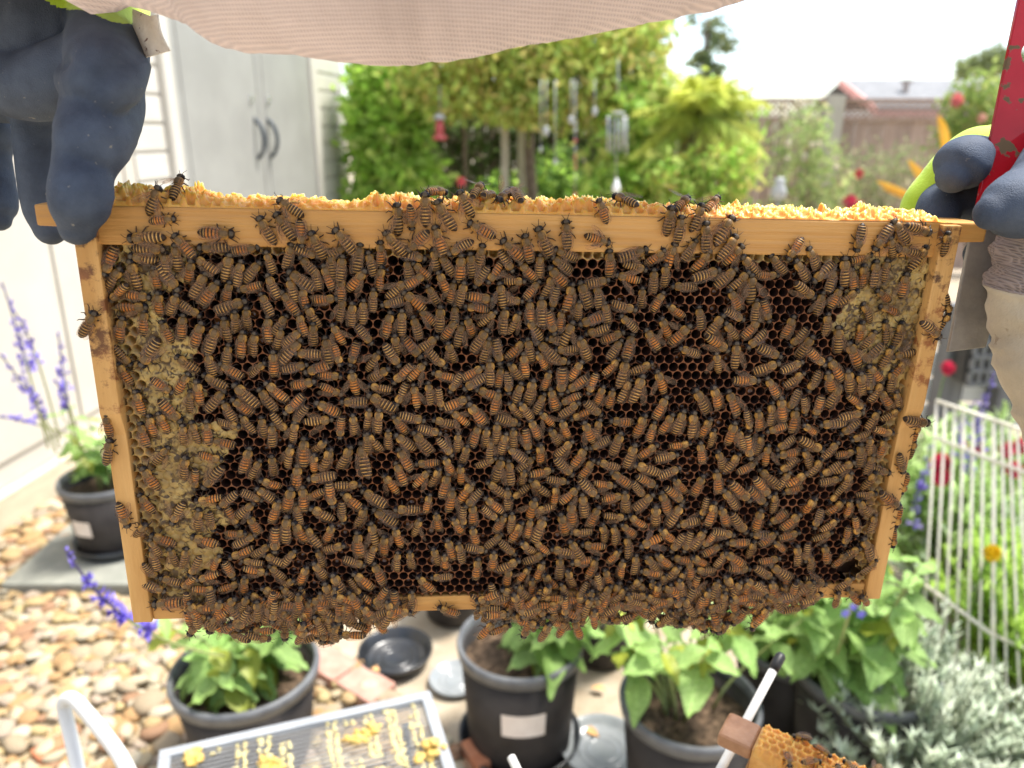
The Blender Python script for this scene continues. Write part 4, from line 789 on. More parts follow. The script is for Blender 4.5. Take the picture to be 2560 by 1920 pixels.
ROWN = ['just under top bar', 'second band below top bar', 'third band below top bar', 'fourth band below top bar', 'fifth band below top bar', 'sixth band below top bar']
for r in single:
    if 'label' in r: continue
    if r['big']:
        r['label'] = 'large long-winged bee among the smaller workers in the middle of the comb'
        continue
    ci = min(8, int((r['x'] + 213) / 47.4))
    row = ROWN[min(5, int((-19 - r['y']) / 14))]
    r['label'] = f"{COLW[r['pal']]} honey bee heading {DIRS[int((r['ang'] + 22.5) % 360 // 45)]}{', spread wings' if r['sp'] else ''}, {row}, {COLN[ci]}"
from collections import defaultdict
same = defaultdict(list)
for r in single: same[r['label']].append(r)
NUM = {2: 'two', 3: 'three', 4: 'four', 5: 'five', 6: 'six', 7: 'seven'}
for lb, g_ in same.items():
    if 1 < len(g_) <= 7 and len(lb.replace('-', ' ').split()) <= 14:
        for k, r in enumerate(sorted(g_, key=lambda q: q['x'])):
            r['label'] = lb + ', ' + ('leftmost' if k == 0 else 'rightmost' if k == len(g_) - 1 else ORD[k]) + ' of ' + NUM[len(g_)]
def make_bee(r, group):
    o = bpy.data.objects.new('honey_bee', BODYM[r['pal']][r['bend']])
    COL.objects.link(o)
    o.matrix_world = r['M']
    tag(o, r['label'], 'bee', group)
    for sd, W in r['wings']:
        w = bpy.data.objects.new('wing', WINGM[sd])
        COL.objects.link(w)
        w.parent = o
        w.matrix_local = W
    return o
for r in single:
    make_bee(r, 'honey bees on the lifted frame')

# the rest of the crowd as one mass
def np_mesh(me):
    n = len(me.vertices); v = np.zeros(n * 3); me.vertices.foreach_get('co', v)
    f = [tuple(p.vertices) for p in me.polygons]
    c = np.zeros(len(me.loops) * 4, dtype=np.float32); me.attributes['Col'].data.foreach_get('color', c)
    c = c.reshape(-1, 4); st = [p.loop_start for p in me.polygons]
    return v.reshape(-1, 3), f, c[st, :3]
NB = [[np_mesh(m) for m in row] for row in BODYM]
NWG = {s: np_mesh(m) for s, m in WINGM.items()}
big = MB()
def tf(v, M):
    A = np.array(M)
    return v @ A[:3, :3].T + A[:3, 3]
for r in mass:
    v, f, c = NB[r['pal']][r['bend']]
    big.add(tf(v, r['M']), f, c * rng.uniform(.75, 1.25), 0)
    for sd, W in r['wings']:
        v, f, c = NWG[sd]
        big.add(tf(v, r['M'] @ W), f, c, 1)
big.build('honey_bee_crowd', [MT['bee'], MT['wing']], None, smooth=True, kind='stuff',
          label='dense crowd of honey bees over the lower comb and bottom bar', cat='bees')

# ------------------------------------------------------------------ the person: gloved hands and sleeves
def solid(mb, name, mats, parent, voxel=0.0016, it=10, label=None, split=None, wrinkle=0.0):
    """grow one continuous skin over overlapping closed shapes"""
    me = mb.mesh(name + '_tmp', mats[0])
    o = bpy.data.objects.new('tmp', me)
    COL.objects.link(o)
    md = o.modifiers.new('r', 'REMESH'); md.mode = 'VOXEL'; md.voxel_size = voxel
    ms = o.modifiers.new('s', 'SMOOTH'); ms.factor = 0.5; ms.iterations = it
    dg = bpy.context.evaluated_depsgraph_get()
    me2 = bpy.data.meshes.new_from_object(o.evaluated_get(dg))
    bpy.data.objects.remove(o)
    n = len(me2.vertices)
    v = np.zeros(n * 3); me2.vertices.foreach_get('co', v); v = v.reshape(-1, 3)
    out = MB()
    f = [tuple(p.vertices) for p in me2.polygons]
    nv = np.zeros(n * 3); me2.vertices.foreach_get('normal', nv); nv = nv.reshape(-1, 3)
    if wrinkle:
        w = np.empty(n)
        for i in range(n):
            p = v[i]
            q = (p[0] * 42, p[1] * 42, p[2] * 110)
            a = 1 - abs(mnoise.noise(q)) * 2.4
            c = mnoise.noise((p[0] * 26, p[1] * 26, p[2] * 26 + 9))
            w[i] = wrinkle * (max(0, a) ** 2 * (.35 + .65 * max(0, c * 2)) - .35 + .12 * mnoise.noise((p[0] * 60, p[1] * 60, p[2] * 60)))
        v = v + nv * w[:, None]
    mi = 0
    if split is not None:
        cen = np.array([v[list(q)].mean(0) for q in f])
        mi = [int(split(c)) for c in cen]
    out.add(v, f, m=mi)
    bpy.data.meshes.remove(me2)
    return out.build(name, mats, parent, smooth=True, label=label)

def ball_tube(mb, pts, n=20, sub=6):
    """pts: (u, v, depth, radius_m) -> smooth round-ended tube through them"""
    P_ = [dp(u, v, d) for u, v, d, r in pts]; R_ = [r for *_, r in pts]
    path, rad = [], []
    for i in range(len(P_) - 1):
        p0, p1, p2, p3 = P_[max(0, i - 1)], P_[i], P_[i + 1], P_[min(len(P_) - 1, i + 2)]
        r0, r1, r2, r3 = R_[max(0, i - 1)], R_[i], R_[i + 1], R_[min(len(P_) - 1, i + 2)]
        for k in range(sub):
            t = k / sub
            h = lambda a, b, c, d: 0.5 * ((2 * b) + (c - a) * t + (2 * a - 5 * b + 4 * c - d) * t * t + (3 * b - a - 3 * c + d) * t ** 3)
            path.append(h(p0, p1, p2, p3)); rad.append(max(.002, h(r0, r1, r2, r3)))
    path.append(P_[-1]); rad.append(R_[-1])
    # hemispherical ends
    def cap(p, d, r):
        return [(p + d * (r * math.sin(a)), r * math.cos(a)) for a in (.4, .8, 1.1, 1.35, 1.5)]
    e = cap(path[-1], (path[-1] - path[-2]).normalized(), rad[-1])
    s = cap(path[0], (path[0] - path[1]).normalized(), rad[0])[::-1]
    path = [p for p, _ in s] + path + [p for p, _ in e]
    rad = [max(r, .0008) for _, r in s] + rad + [max(r, .0008) for _, r in e]
    mb.tube(path, rad, n)

person = empty('person', (0.05, -0.25, 0.0), 'person in beige bee suit and navy coated gloves holding up the crowded hive frame', 'person')
MT['glove'] = mat('glove_navy', (0.024, 0.035, 0.060), (0.080, 0.104, 0.150), scale=42, detail=8, rough=0.68, bump=0.7, bscale=1500, spec=0.35, pos=(0.3, 0.72), roughvar=0.1)
def specks(m, col, scale, lo, hi):
    """small stuck flecks of wax and propolis"""
    N, L = m.node_tree.nodes, m.node_tree.links
    b = N['Principled BSDF']; old = b.inputs['Base Color'].links[0].from_socket
    t = N.new('ShaderNodeTexCoord'); n = N.new('ShaderNodeTexNoise'); n.inputs['Scale'].default_value = scale; n.inputs['Detail'].default_value = 4
    L.new(t.outputs['Object'], n.inputs['Vector'])
    r = N.new('ShaderNodeValToRGB'); r.color_ramp.elements[0].position = lo; r.color_ramp.elements[1].position = hi
    L.new(n.outputs['Fac'], r.inputs['Fac'])
    mi = N.new('ShaderNodeMix'); mi.data_type = 'RGBA'; mi.inputs[7].default_value = (*col, 1)
    L.new(r.outputs['Color'], mi.inputs[0]); L.new(old, mi.inputs[6]); L.new(mi.outputs[2], b.inputs['Base Color'])
specks(MT['glove'], (.22, .21, .19), 240, .70, .74)
MT['knit'] = mat('glove_lime', (0.42, 0.62, 0.03), (0.52, 0.74, 0.07), scale=60, rough=0.75, bump=0.4, bscale=900, sheen=.2)

def px_r(w, d):
    return w / F * d / 2
# left hand: thumb over the front of the lug, fingers behind it
g = MB()
D = 0.352
ball_tube(g, [(255, 150, .40, .018), (262, 240, .378, .0185), (250, 300, .366, px_r(190, .366)), (232, 355, .354, px_r(182, .354)), (209, 424, .352, px_r(146, .352)), (201, 485, .348, px_r(152, .348)), (196, 530, .351, px_r(134, .351)), (193, 566, .354, px_r(94, .354))])
ball_tube(g, [(120, 170, .43, .026), (102, 270, .435, px_r(138, .435)), (98, 330, .437, px_r(122, .437)), (98, 400, .44, px_r(110, .44)), (108, 470, .445, px_r(112, .445)), (118, 530, .45, px_r(108, .45)), (126, 570, .452, px_r(84, .452))])
ball_tube(g, [(-25, 150, .455, .026), (-34, 250, .462, px_r(92, .462)), (-18, 330, .466, px_r(112, .466)), (-20, 385, .468, px_r(88, .468)), (-14, 460, .47, px_r(96, .47)), (-6, 520, .47, px_r(94, .47)), (-2, 548, .47, px_r(60, .47))])
ball_tube(g, [(-120, 150, .44, .028), (-130, 330, .445, .013), (-125, 480, .45, .012)])
# back and heel of the hand
ball_tube(g, [(180, -260, .46, .040), (165, -120, .44, .042), (150, 10, .425, .044), (150, 120, .42, .036), (90, 190, .425, .026)])
ball_tube(g, [(270, -60, .42, .022), (272, 60, .398, .0195), (268, 140, .374, .0190), (262, 190, .356, .0168), (225, 222, .354, .0120), (190, 205, .372, .010)])
ball_tube(g, [(60, -150, .45, .040), (20, 20, .435, .042), (-10, 150, .43, .034)])
ball_tube(g, [(342, 165, .362, .0065), (310, 215, .352, .0085), (255, 250, .349, .0080), (215, 244, .360, .0060)])
ball_tube(g, [(280, 120, .385, .016), (190, 185, .392, .019), (90, 215, .40, .018), (20, 205, .41, .018)])
KA, KB = Vector(dp(100, 0, .4)), Vector(dp(326, 62, .4))
def knit_left(c):
    u, v = px(c)
    return v < 0 + (u - 100) * 62 / 226 + 5 * math.sin(u * .05)
gl = solid(g, 'glove', [MT['glove'], MT['knit']], person, voxel=.0014, it=6, label='navy dipped left glove with lime knit back, thumb over the top bar', split=knit_left, wrinkle=.00045)
# woven cuff tab at the glove's wrist
tb = MB()
cor = [((331, 22), (352, 146)), ((352, 30), (372, 141)), ((375, 40), (398, 134)), ((393, 36), (424, 126))]
dd = [.372, .366, .364, .368]
vv = []
for (a, c), d in zip(cor, dd):
    for t in np.linspace(0, 1, 7):
        bow = -7 * math.sin(t * math.pi)
        vv.append(dp(a[0] + (c[0] - a[0]) * t + bow, a[1] + (c[1] - a[1]) * t, d))
vv2 = [p + Vector((0, .0016, 0)) for p in vv]
fq = [(i * 7 + k, (i + 1) * 7 + k, (i + 1) * 7 + k + 1, i * 7 + k + 1) for i in range(3) for k in range(6)]
tb.add([tuple(p) for p in vv], fq); tb.add([tuple(p) for p in vv2], [q[::-1] for q in fq])
rim = [0, 1, 2, 3, 4, 5, 6, 13, 20, 27, 26, 25, 24, 23, 22, 21, 14, 7]
tb.add([tuple(vv[i]) for i in rim] + [tuple(vv2[i]) for i in rim], [(i, len(rim) + i, len(rim) + (i + 1) % len(rim), (i + 1) % len(rim)) for i in range(len(rim))])
MT['suit'] = mat('suit_cream', (0.44, 0.385, 0.29), (0.54, 0.48, 0.37), scale=26, rough=.85, bump=.3, bscale=500, sheen=.2)
tabm = mat('cuff_tab_weave', (0.70, 0.66, 0.58), (0.80, 0.76, 0.68), scale=200, rough=.85, bump=.5, bscale=900)
specks(tabm, (.16, .07, .05), 260, .66, .70)
specks(MT['suit'], (.20, .13, .07), 60, .66, .74)
tb.build('cuff_tab', tabm, gl, smooth=True)

# right hand: index over the hive tool, thumb on the lug, other fingers curled under
g = MB()
ball_tube(g, [(2620, 440, .475, .022), (2510, 405, .455, .013), (2437, 395, .440, px_r(112, .44)), (2412, 404, .436, px_r(132, .436)), (2394, 426, .434, px_r(128, .434)), (2384, 440, .433, px_r(88, .433))])
ball_tube(g, [(2560, 470, .47, .024), (2460, 490, .466, .016), (2370, 500, .462, px_r(112, .462)), (2345, 530, .458, px_r(108, .458)), (2350, 580, .456, px_r(90, .456))])
ball_tube(g, [(2700, 400, .42, .028), (2620, 480, .392, .0215), (2560, 508, .378, px_r(180, .378)), (2515, 520, .373, px_r(150, .373)), (2480, 532, .371, px_r(92, .371))])
ball_tube(g, [(2640, 560, .46, .026), (2550, 625, .452, px_r(118, .452)), (2490, 640, .45, px_r(104, .45)), (2452, 635, .45, px_r(84, .45))])
ball_tube(g, [(2650, 650, .47, .024), (2560, 690, .465, px_r(104, .465)), (2490, 690, .464, px_r(90, .464)), (2462, 680, .464, px_r(60, .464))])
ball_tube(g, [(2760, 560, .45, .050), (2670, 520, .455, .040), (2600, 500, .465, .030)])
solid(g, 'glove', [MT['glove'], MT['knit']], person, voxel=.0017, it=6, wrinkle=.00045, label='navy dipped right glove pinching the hive tool and the bar end')
g = MB()
ball_tube(g, [(2640, 330, .475, .026), (2500, 352, .468, .0115), (2436, 372, .462, .0128), (2390, 412, .462, .0132), (2344, 466, .468, .0130), (2305, 510, .472, .0120), (2292, 560, .474, .0110)])
ball_tube(g, [(2700, 420, .49, .034), (2560, 430, .485, .022), (2420, 480, .482, .016)])
solid(g, 'glove_knit_back', [MT['knit']], person, voxel=.0018, it=8, label='bright lime knit back of the right glove')

def fabric(name, c1, c2, pitch, tr=.25):
    """open woven suit fabric: fine grid of threads"""
    m = mat(name, c1, c2, scale=14, rough=.9, bump=0, sheen=.15, transl=tr)
    N, L = m.node_tree.nodes, m.node_tree.links
    t = N.new('ShaderNodeTexCoord')
    hs = []
    for ax in ('X', 'Z'):
        w = N.new('ShaderNodeTexWave'); w.bands_direction = ax; w.inputs['Scale'].default_value = pitch
        w.inputs['Distortion'].default_value = .6; w.inputs['Detail'].default_value = 1
        L.new(t.outputs['Object'], w.inputs['Vector']); hs.append(w)
    mxm = N.new('ShaderNodeMath'); mxm.operation = 'MAXIMUM'
    L.new(hs[0].outputs['Fac'], mxm.inputs[0]); L.new(hs[1].outputs['Fac'], mxm.inputs[1])
    bu = N.new('ShaderNodeBump'); bu.inputs['Strength'].default_value = .8; bu.inputs['Distance'].default_value = .0008
    L.new(mxm.outputs[0], bu.inputs['Height'])
    L.new(bu.outputs['Normal'], N['Principled BSDF'].inputs['Normal'])
    old = N['Principled BSDF'].inputs['Base Color'].links[0].from_socket
    mr = N.new('ShaderNodeMapRange'); mr.inputs['To Min'].default_value = .55; mr.inputs['To Max'].default_value = 1.2
    L.new(mxm.outputs[0], mr.inputs['Value'])
    mu = N.new('ShaderNodeVectorMath'); mu.operation = 'SCALE'
    L.new(old, mu.inputs[0]); L.new(mr.outputs['Result'], mu.inputs['Scale'])
    L.new(mu.outputs['Vector'], N['Principled BSDF'].inputs['Base Color'])
    return m
MT['veil'] = fabric('suit_mesh_beige', (0.36, 0.285, 0.25), (0.45, 0.36, 0.32), 230)
# the suit's mesh body of cloth sagging across the top of the view
edge = [(-250, 10), (-60, -20), (60, -60), (150, -30), (193, 15), (231, 37), (270, 23), (309, 10), (336, 19), (394, 35), (444, 52), (486, 70), (529, 106), (560, 121), (617, 132), (736, 138), (848, 156), (968, 166), (1045, 162), (1122, 153), (1219, 138), (1280, 120), (1434, 96), (1550, 72), (1666, 50), (1781, 27), (1859, 3), (1960, -40), (2100, -110)]
ex, ey = [p[0] for p in edge], [p[1] for p in edge]
cl = MB()
U = np.arange(-240, 2090, 12)
A = [(-1.75, .98), (-1.45, .99), (-1.15, 1.0), (-.85, 1.0), (-.55, 1.0), (-.25, 1.0), (.0, 1.0), (.3, 1.0), (.6, 1.0), (.95, 1.0), (1.3, 1.0), (1.6, 1.0), (1.9, 1.0), (2.3, 1.0)]
V = []
for u in U:
    ve = np.interp(u, ex, ey) + 5 * mnoise.noise((u * .02, 1, 1)) + 2.5 * mnoise.noise((u * .08, 5, 1))
    dd = .325 + .03 * abs((u - 1000) / 1000) ** 2
    bot = dp(u, ve, dd)
    rad = .075
    for a, k in A:
        wr = .0030 * mnoise.noise((u * .010, a * 2.0, 3)) + .0012 * mnoise.noise((u * .05, a * 5, 8))
        V.append(bot + Vector((0, (rad * .9 + wr) * math.sin(a), (rad + wr) * (1 - math.cos(a)))))
na = len(A)
cl.add([tuple(p) for p in V], [(i * na + k, (i + 1) * na + k, (i + 1) * na + k + 1, i * na + k + 1) for i in range(len(U) - 1) for k in range(na - 1)])
cl.build('suit_sleeve', MT['veil'], person, smooth=True, label='beige mesh fabric of the bee suit sagging across the top')
# right cuff of the suit, mesh above a seam, cream cloth below
edge = [(2552, 590), (2541, 623), (2526, 665), (2508, 700), (2501, 722), (2499, 785), (2508, 860), (2524, 930), (2552, 1020), (2580, 1080), (2640, 1200)]
cl = MB()
V = []
eu = np.interp(np.linspace(0, 10, 61), range(11), [p[0] for p in edge]); ev = np.interp(np.linspace(0, 10, 61), range(11), [p[1] for p in edge])
edge = list(zip(eu, ev))
for i, (u, v) in enumerate(edge):
    c = dp(u, v, .40)
    r = .045 + .004 * math.sin(i * .2)
    seam = .0022 * math.exp(-((i - 24) / 1.3) ** 2)
    for k in range(24):
        a = 2 * math.pi * k / 24
        wr = .0050 * mnoise.noise((i * .13 + math.cos(a), math.cos(a) * 1.4, math.sin(a) * 1.4)) + .0022 * (1 - abs(mnoise.noise((i * .22 - math.sin(a) * 1.5, math.cos(a) * 2, 4))) * 2.5) - seam * -1
        V.append(c + Vector((r * (1 - math.cos(a)) - wr * math.cos(a), (r + wr) * math.sin(a), 0)))
fq = [(i * 24 + k, i * 24 + (k + 1) % 24, (i + 1) * 24 + (k + 1) % 24, (i + 1) * 24 + k) for i in range(len(edge) - 1) for k in range(24)]
cl.add([tuple(p) for p in V], fq, m=[1 if i < 24 else 0 for i in range(len(edge) - 1) for k in range(24)])
sl = cl.build('suit_cuff', [MT['suit'], MT['veil']], person, smooth=True, label='cream cloth cuff of the right sleeve with a mesh band')

# the wearer, standing right behind the view: shades the face of the frame
g = MB()
def wtube(pts):
    ps = []
    path = [Vector(p[:3]) for p in pts]; rad = [p[3] for p in pts]
    g.tube(path, rad, 20)
wtube([(0, -.34, .80, .17), (0, -.35, .95, .20), (0, -.36, 1.15, .205), (0, -.36, 1.32, .19), (0, -.36, 1.40, .12), (0, -.36, 1.46, .075)])
wtube([(-.16, -.36, 1.36, .085), (.16, -.36, 1.36, .085)])
for s_ in (-1, 1):
    wtube([(s_ * .09, -.33, .90, .10), (s_ * .10, -.33, .50, .078), (s_ * .11, -.34, .10, .062), (s_ * .11, -.34, .02, .07)])
    wtube([(s_ * .11, -.36, .045, .05), (s_ * .12, -.20, .04, .045)])
wtube([(-.19, -.34, 1.36, .075), (-.40, -.06, 1.40, .060), (-.47, .12, 1.46, .055), (-.30, .46, 1.66, .042)])
wtube([(.19, -.34, 1.36, .075), (.36, -.06, 1.16, .060), (.40, .12, 1.14, .058), (.35, .31, 1.27, .052), (.332, .362, 1.36, .043), (.330, .366, 1.41, .038)])
solid(g, 'suit_body', [MT['suit']], person, voxel=.012, it=12, wrinkle=.006, label='beige bee suit of the wearer')
g = MB()
g.lathe([(.001, .30), (.07, .29), (.115, .23), (.125, .14), (.115, .05), (.075, -.02), (.07, -.06)], (0, -.36, 1.50), 28)
g.lathe([(.10, .215), (.21, .20), (.215, .21), (.10, .235)], (0, -.36, 1.50), 36)
g.build('veil_hat', MT['veil'], person, smooth=True)

# ------------------------------------------------------------------ hive tool, red blade with bare steel end
def tool_mat():
    m = mat('tool_red_paint', (0.27, 0.006, 0.012), (0.34, 0.010, 0.018), scale=30, rough=.42, spec=.3, coat=.0)
    N, L = m.node_tree.nodes, m.node_tree.links
    b = N['Principled BSDF']; old = b.inputs['Base Color'].links[0].from_socket
    t = N.new('ShaderNodeTexCoord'); n = N.new('ShaderNodeTexNoise'); n.inputs['Scale'].default_value = 130; n.inputs['Detail'].default_value = 7
    L.new(t.outputs['Object'], n.inputs['Vector'])
    r = N.new('ShaderNodeValToRGB'); r.color_ramp.elements[0].position = .60; r.color_ramp.elements[1].position = .63
    L.new(n.outputs['Fac'], r.inputs['Fac'])
    mi = N.new('ShaderNodeMix'); mi.data_type = 'RGBA'; mi.inputs[7].default_value = (.10, .065, .035, 1)
    L.new(r.outputs['Color'], mi.inputs[0]); L.new(old, mi.inputs[6]); L.new(mi.outputs[2], b.inputs['Base Color'])
    L.new(r.outputs['Color'], b.inputs['Roughness'])
    return m
MT['tool'] = tool_mat()
MT['steel'] = mat('tool_steel', (0.30, 0.29, 0.27), (0.42, 0.40, 0.37), scale=60, rough=.5, metallic=.35, bump=.1, bscale=300)
ht = empty('hive_tool', dp(2450, 600, .43), 'red painted hive tool with chipped paint and bare steel end, in right hand', 'hive tool')
def plate(pts, name, m, th=.0028, hole=None):
    """flat bar from four photo corners with depth, with real thickness"""
    P4 = [dp(*p) for p in pts]
    nrm = (P4[1] - P4[0]).cross(P4[3] - P4[0]).normalized()
    if nrm.y > 0: nrm = -nrm
    bm_ = MB()
    if hole is None:
        ring = P4
        fr = [tuple(p + nrm * th / 2) for p in ring]; bk = [tuple(p - nrm * th / 2) for p in ring]
        bm_.add(fr + bk, [(0, 1, 2, 3), (7, 6, 5, 4)] + [(i, 4 + i, 4 + (i + 1) % 4, (i + 1) % 4) for i in range(4)])
        return bm_.build(name, m, ht, bevel=.0007)
    # plate with a round hole: outer boundary in 24 samples joined to a 24-gon
    hc, hr = hole
    ctr = dp(*hc)
    ex_ = (P4[1] - P4[0]).normalized(); ey_ = nrm.cross(ex_)
    poly = [((p - ctr).dot(ex_), (p - ctr).dot(ey_)) for p in P4]
    outer = []
    for k in range(24):
        a = 2 * math.pi * k / 24
        dx, dy = math.cos(a), math.sin(a)
        best = 1e9
        for i in range(4):
            (x1, y1), (x2, y2) = poly[i], poly[(i + 1) % 4]
            den = dx * (y2 - y1) - dy * (x2 - x1)
            if abs(den) < 1e-12: continue
            t_ = (x1 * (y2 - y1) - y1 * (x2 - x1)) / den
            s_ = (x1 * dy - y1 * dx) / den
            if t_ > 0 and -1e-6 <= s_ <= 1 + 1e-6: best = min(best, t_)
        outer.append((dx * best, dy * best))
    for x, y in poly:                      # pull the nearest sample onto each true corner
        k = min(range(24), key=lambda q: (outer[q][0] - x) ** 2 + (outer[q][1] - y) ** 2)
        outer[k] = (x, y)
    inner = [(hr * math.cos(2 * math.pi * k / 24), hr * math.sin(2 * math.pi * k / 24)) for k in range(24)]
    W_ = lambda q, s: tuple(ctr + ex_ * q[0] + ey_ * q[1] + nrm * (s * th / 2))
    v = [W_(q, 1) for q in outer] + [W_(q, 1) for q in inner] + [W_(q, -1) for q in outer] + [W_(q, -1) for q in inner]
    f = []
    for k in range(24):
        j = (k + 1) % 24
        f += [(k, j, 24 + j, 24 + k), (48 + j, 48 + k, 72 + k, 72 + j), (k, 48 + k, 48 + j, j), (24 + k, 24 + j, 72 + j, 72 + k)]
    bm_.add(v, f)
    return bm_.build(name, m, ht, bevel=.0006)
plate([(2566, -120, .424), (2800, -90, .424), (2640, 540, .432), (2428, 560, .432)], 'painted_blade', MT['tool'], hole=((2578, 135, .426), .0062))
plate([(2430, 556, .4345), (2540, 552, .4345), (2462, 868, .442), (2367, 880, .442)], 'steel_end', MT['steel'])

# ------------------------------------------------------------------ ground
def ground_mat():
    m = mat('ground_sand', (0.30, 0.24, 0.165), (0.42, 0.36, 0.27), scale=9, detail=9, rough=.95, bump=.5, bscale=140)
    return m
MT['sand'] = ground_mat()
b = MB()
n = 24
xs = np.concatenate([np.linspace(-150, -6, 6), np.linspace(-5, 5, 30), np.linspace(6, 150, 6)])
ys = np.concatenate([np.linspace(-20, -1, 4), np.linspace(0, 9, 36), np.linspace(10, 300, 8)])
V = [(x, y_, .012 * mnoise.noise((x * .9, y_ * .9, 0)) - .01) for x in xs for y_ in ys]
b.add(V, [(i * len(ys) + j, (i + 1) * len(ys) + j, (i + 1) * len(ys) + j + 1, i * len(ys) + j + 1) for i in range(len(xs) - 1) for j in range(len(ys) - 1)])
b.build('ground', MT['sand'], None, smooth=True, kind='structure', label='sandy bare ground of the garden')

# gravel bed, pebbles laid over it
PEBC = [(0.366, 0.300, 0.190), (0.392, 0.340, 0.236), (0.353, 0.248, 0.124), (0.327, 0.202, 0.091), (0.340, 0.268, 0.202), (0.406, 0.359, 0.268), (0.300, 0.236, 0.157), (0.379, 0.294, 0.143), (0.261, 0.150, 0.085)]
MT['pebble'] = mat('pebble_stone', (.82, .82, .82), (1.12, 1.1, 1.06), scale=45, detail=6, rough=.75, bump=.2, bscale=250, attr=True)
bmi = bmesh.new(); bmesh.ops.create_icosphere(bmi, subdivisions=2, radius=1.0)
bmi.verts.ensure_lookup_table()
ICO_V = np.array([v.co[:] for v in bmi.verts]); ICO_F = [tuple(v.index for v in f.verts) for f in bmi.faces]
bmi.free()
PEB = []
for k in range(18):
    o3 = rng.uniform(0, 50, 3)
    d = np.array([1 + .32 * mnoise.noise(tuple(p * 1.1 + o3)) + .12 * mnoise.noise(tuple(p * 2.6 + o3)) for p in ICO_V])
    s3 = np.array([rng.uniform(.8, 1.25), rng.uniform(.65, 1.0), rng.uniform(.28, .46)])
    PEB.append((ICO_V * d[:, None] * s3, PEBC[k % len(PEBC)]))
PEBM = []
for v, c in PEB:
    q = MB(); q.add(v, ICO_F, c); PEBM.append(q.mesh('pebble', MT['pebble'], None, True))
gb = MB()
poly = [gp(-260, 1235), gp(330, 1235), gp(700, 1520), gp(960, 1740), gp(1230, 1960), gp(1230, 2500), gp(-700, 2500)]
gb.add([(p.x, p.y, .006) for p in poly], [tuple(range(len(poly)))[::-1]])
bed = gb.build('gravel_bed', mat('gravel_bed_grit', (0.34, 0.26, 0.16), (0.48, 0.38, 0.24), scale=60, rough=.95, bump=.6, bscale=300), None, kind='structure', label='bed of cream and tan pebbles')
def inpoly(x, y, P_):
    c = False
    for i in range(len(P_)):
        a, e = P_[i], P_[i - 1]
        if (a.y > y) != (e.y > y) and x < (e.x - a.x) * (y - a.y) / (e.y - a.y) + a.x: c = not c
    return c
spots = []
sx = .038
y = 1.0
while y < 3.6:
    x = -3.0
    while x < .6:
        X_, Y_ = x + rng.uniform(-.018, .018), y + rng.uniform(-.016, .016)
        if inpoly(X_, Y_, poly):
            u, v = px((X_, Y_, .01))
            if -60 < u < 1240 and v < 2000:
                hidden = (260 < u < 2200 and v < 1500)
                if not hidden:
                    spots.append((X_, Y_, v))
        x += sx
    y += sx * .82
spots.sort(key=lambda s: -(s[2] + (0 if 0 < px((s[0], s[1], 0))[0] < 900 and s[2] < 1920 else -3000)))
rest_p = MB()
for i, (X_, Y_, v) in enumerate(spots):
    k = int(rng.integers(0, len(PEB)))
    s = rng.uniform(.015, .032) * (1.45 if rng.random() < .10 else 1)
    M = Matrix.Translation((X_, Y_, .008 + s * .25 + (rng.random() < .25) * .012)) @ Matrix.Rotation(rng.uniform(0, 6.28), 4, 'Z') @ Matrix.Rotation(rng.normal(0, .2), 4, 'X') @ Matrix.Scale(s, 4)
    if i < 300:
        o = bpy.data.objects.new('pebble', PEBM[k]); COL.objects.link(o)
        o.parent = bed; o.matrix_local = M
    else:
        rest_p.add(tf(PEB[k][0], M), ICO_F, PEB[k][1])
rest_p.build('pebbles', MT['pebble'], bed, smooth=True, kind='stuff')

# ------------------------------------------------------------------ storage shed on the left
MT['shed'] = mat('shed_cream', (0.50, 0.465, 0.40), (0.55, 0.515, 0.45), scale=3, rough=.55, bump=.06, bscale=120)
MT['shed_t'] = mat('shed_trim', (0.54, 0.515, 0.46), (0.59, 0.565, 0.51), scale=5, rough=.5, bump=.06, bscale=120)
MT['door'] = mat('shed_door', (0.29, 0.288, 0.268), (0.33, 0.328, 0.306), scale=4, rough=.5, bump=.08, bscale=150)
MT['dark_metal'] = mat('dark_handle', (0.03, 0.045, 0.06), (0.06, 0.075, 0.09), scale=40, rough=.4)
MT['plank'] = mat('plank_wood', (0.50, 0.42, 0.30), (0.62, 0.54, 0.40), scale=14, rough=.8, bump=.25, bscale=90, stretch=(3, .3, 3))
e = Vector((.094, 1, 0)).normalized(); nn = Vector((1, -.094, 0)).normalized()
ZB = .16
S0 = Vector((-2.0 - .094 * 1.2, 2.9 - 1.2, 0))            # near end of the wall line
def SW(s, h, o):
    return S0 + e * s + nn * o + Vector((0, 0, h))
def shed_s(u, v=330):
    d = ray(u, v)
    t = (S0 - CAMP).dot(nn) / d.dot(nn)
    return (CAMP + d * t - S0).dot(e)
shed = empty('storage_shed', tuple(S0), 'cream plastic storage shed with grey double doors behind the left hand', 'shed')
def sbox(mb, s0, s1, h0, h1, o0, o1, c=(1, 1, 1), m=0):
    v = [SW(s, h, o) for s in (s0, s1) for o in (o0, o1) for h in (h0, h1)]
    mb.add([tuple(p) for p in v], [(0, 1, 3, 2), (4, 6, 7, 5), (0, 4, 5, 1), (2, 3, 7, 6), (0, 2, 6, 4), (1, 5, 7, 3)], c, m)
sl_, sd0, sd1, sd2, sr0, sr1 = shed_s(322), shed_s(432), shed_s(642), shed_s(775), shed_s(785), shed_s(862)
HT = 2.75
b = MB(); sbox(b, -.9, sr1, ZB, HT, -2.2, 0)
b.build('wall', MT['shed'], shed)
# raised vertical panels of the near wall
s = -.9
while s < sl_ - .02:
    w = min(.62, sl_ - s)
    b = MB(); sbox(b, s + .012, s + w - .012, ZB + .10, HT - .1, 0, .012)
    b.build('panel', MT['shed'], shed, bevel=.006)
    s += .62
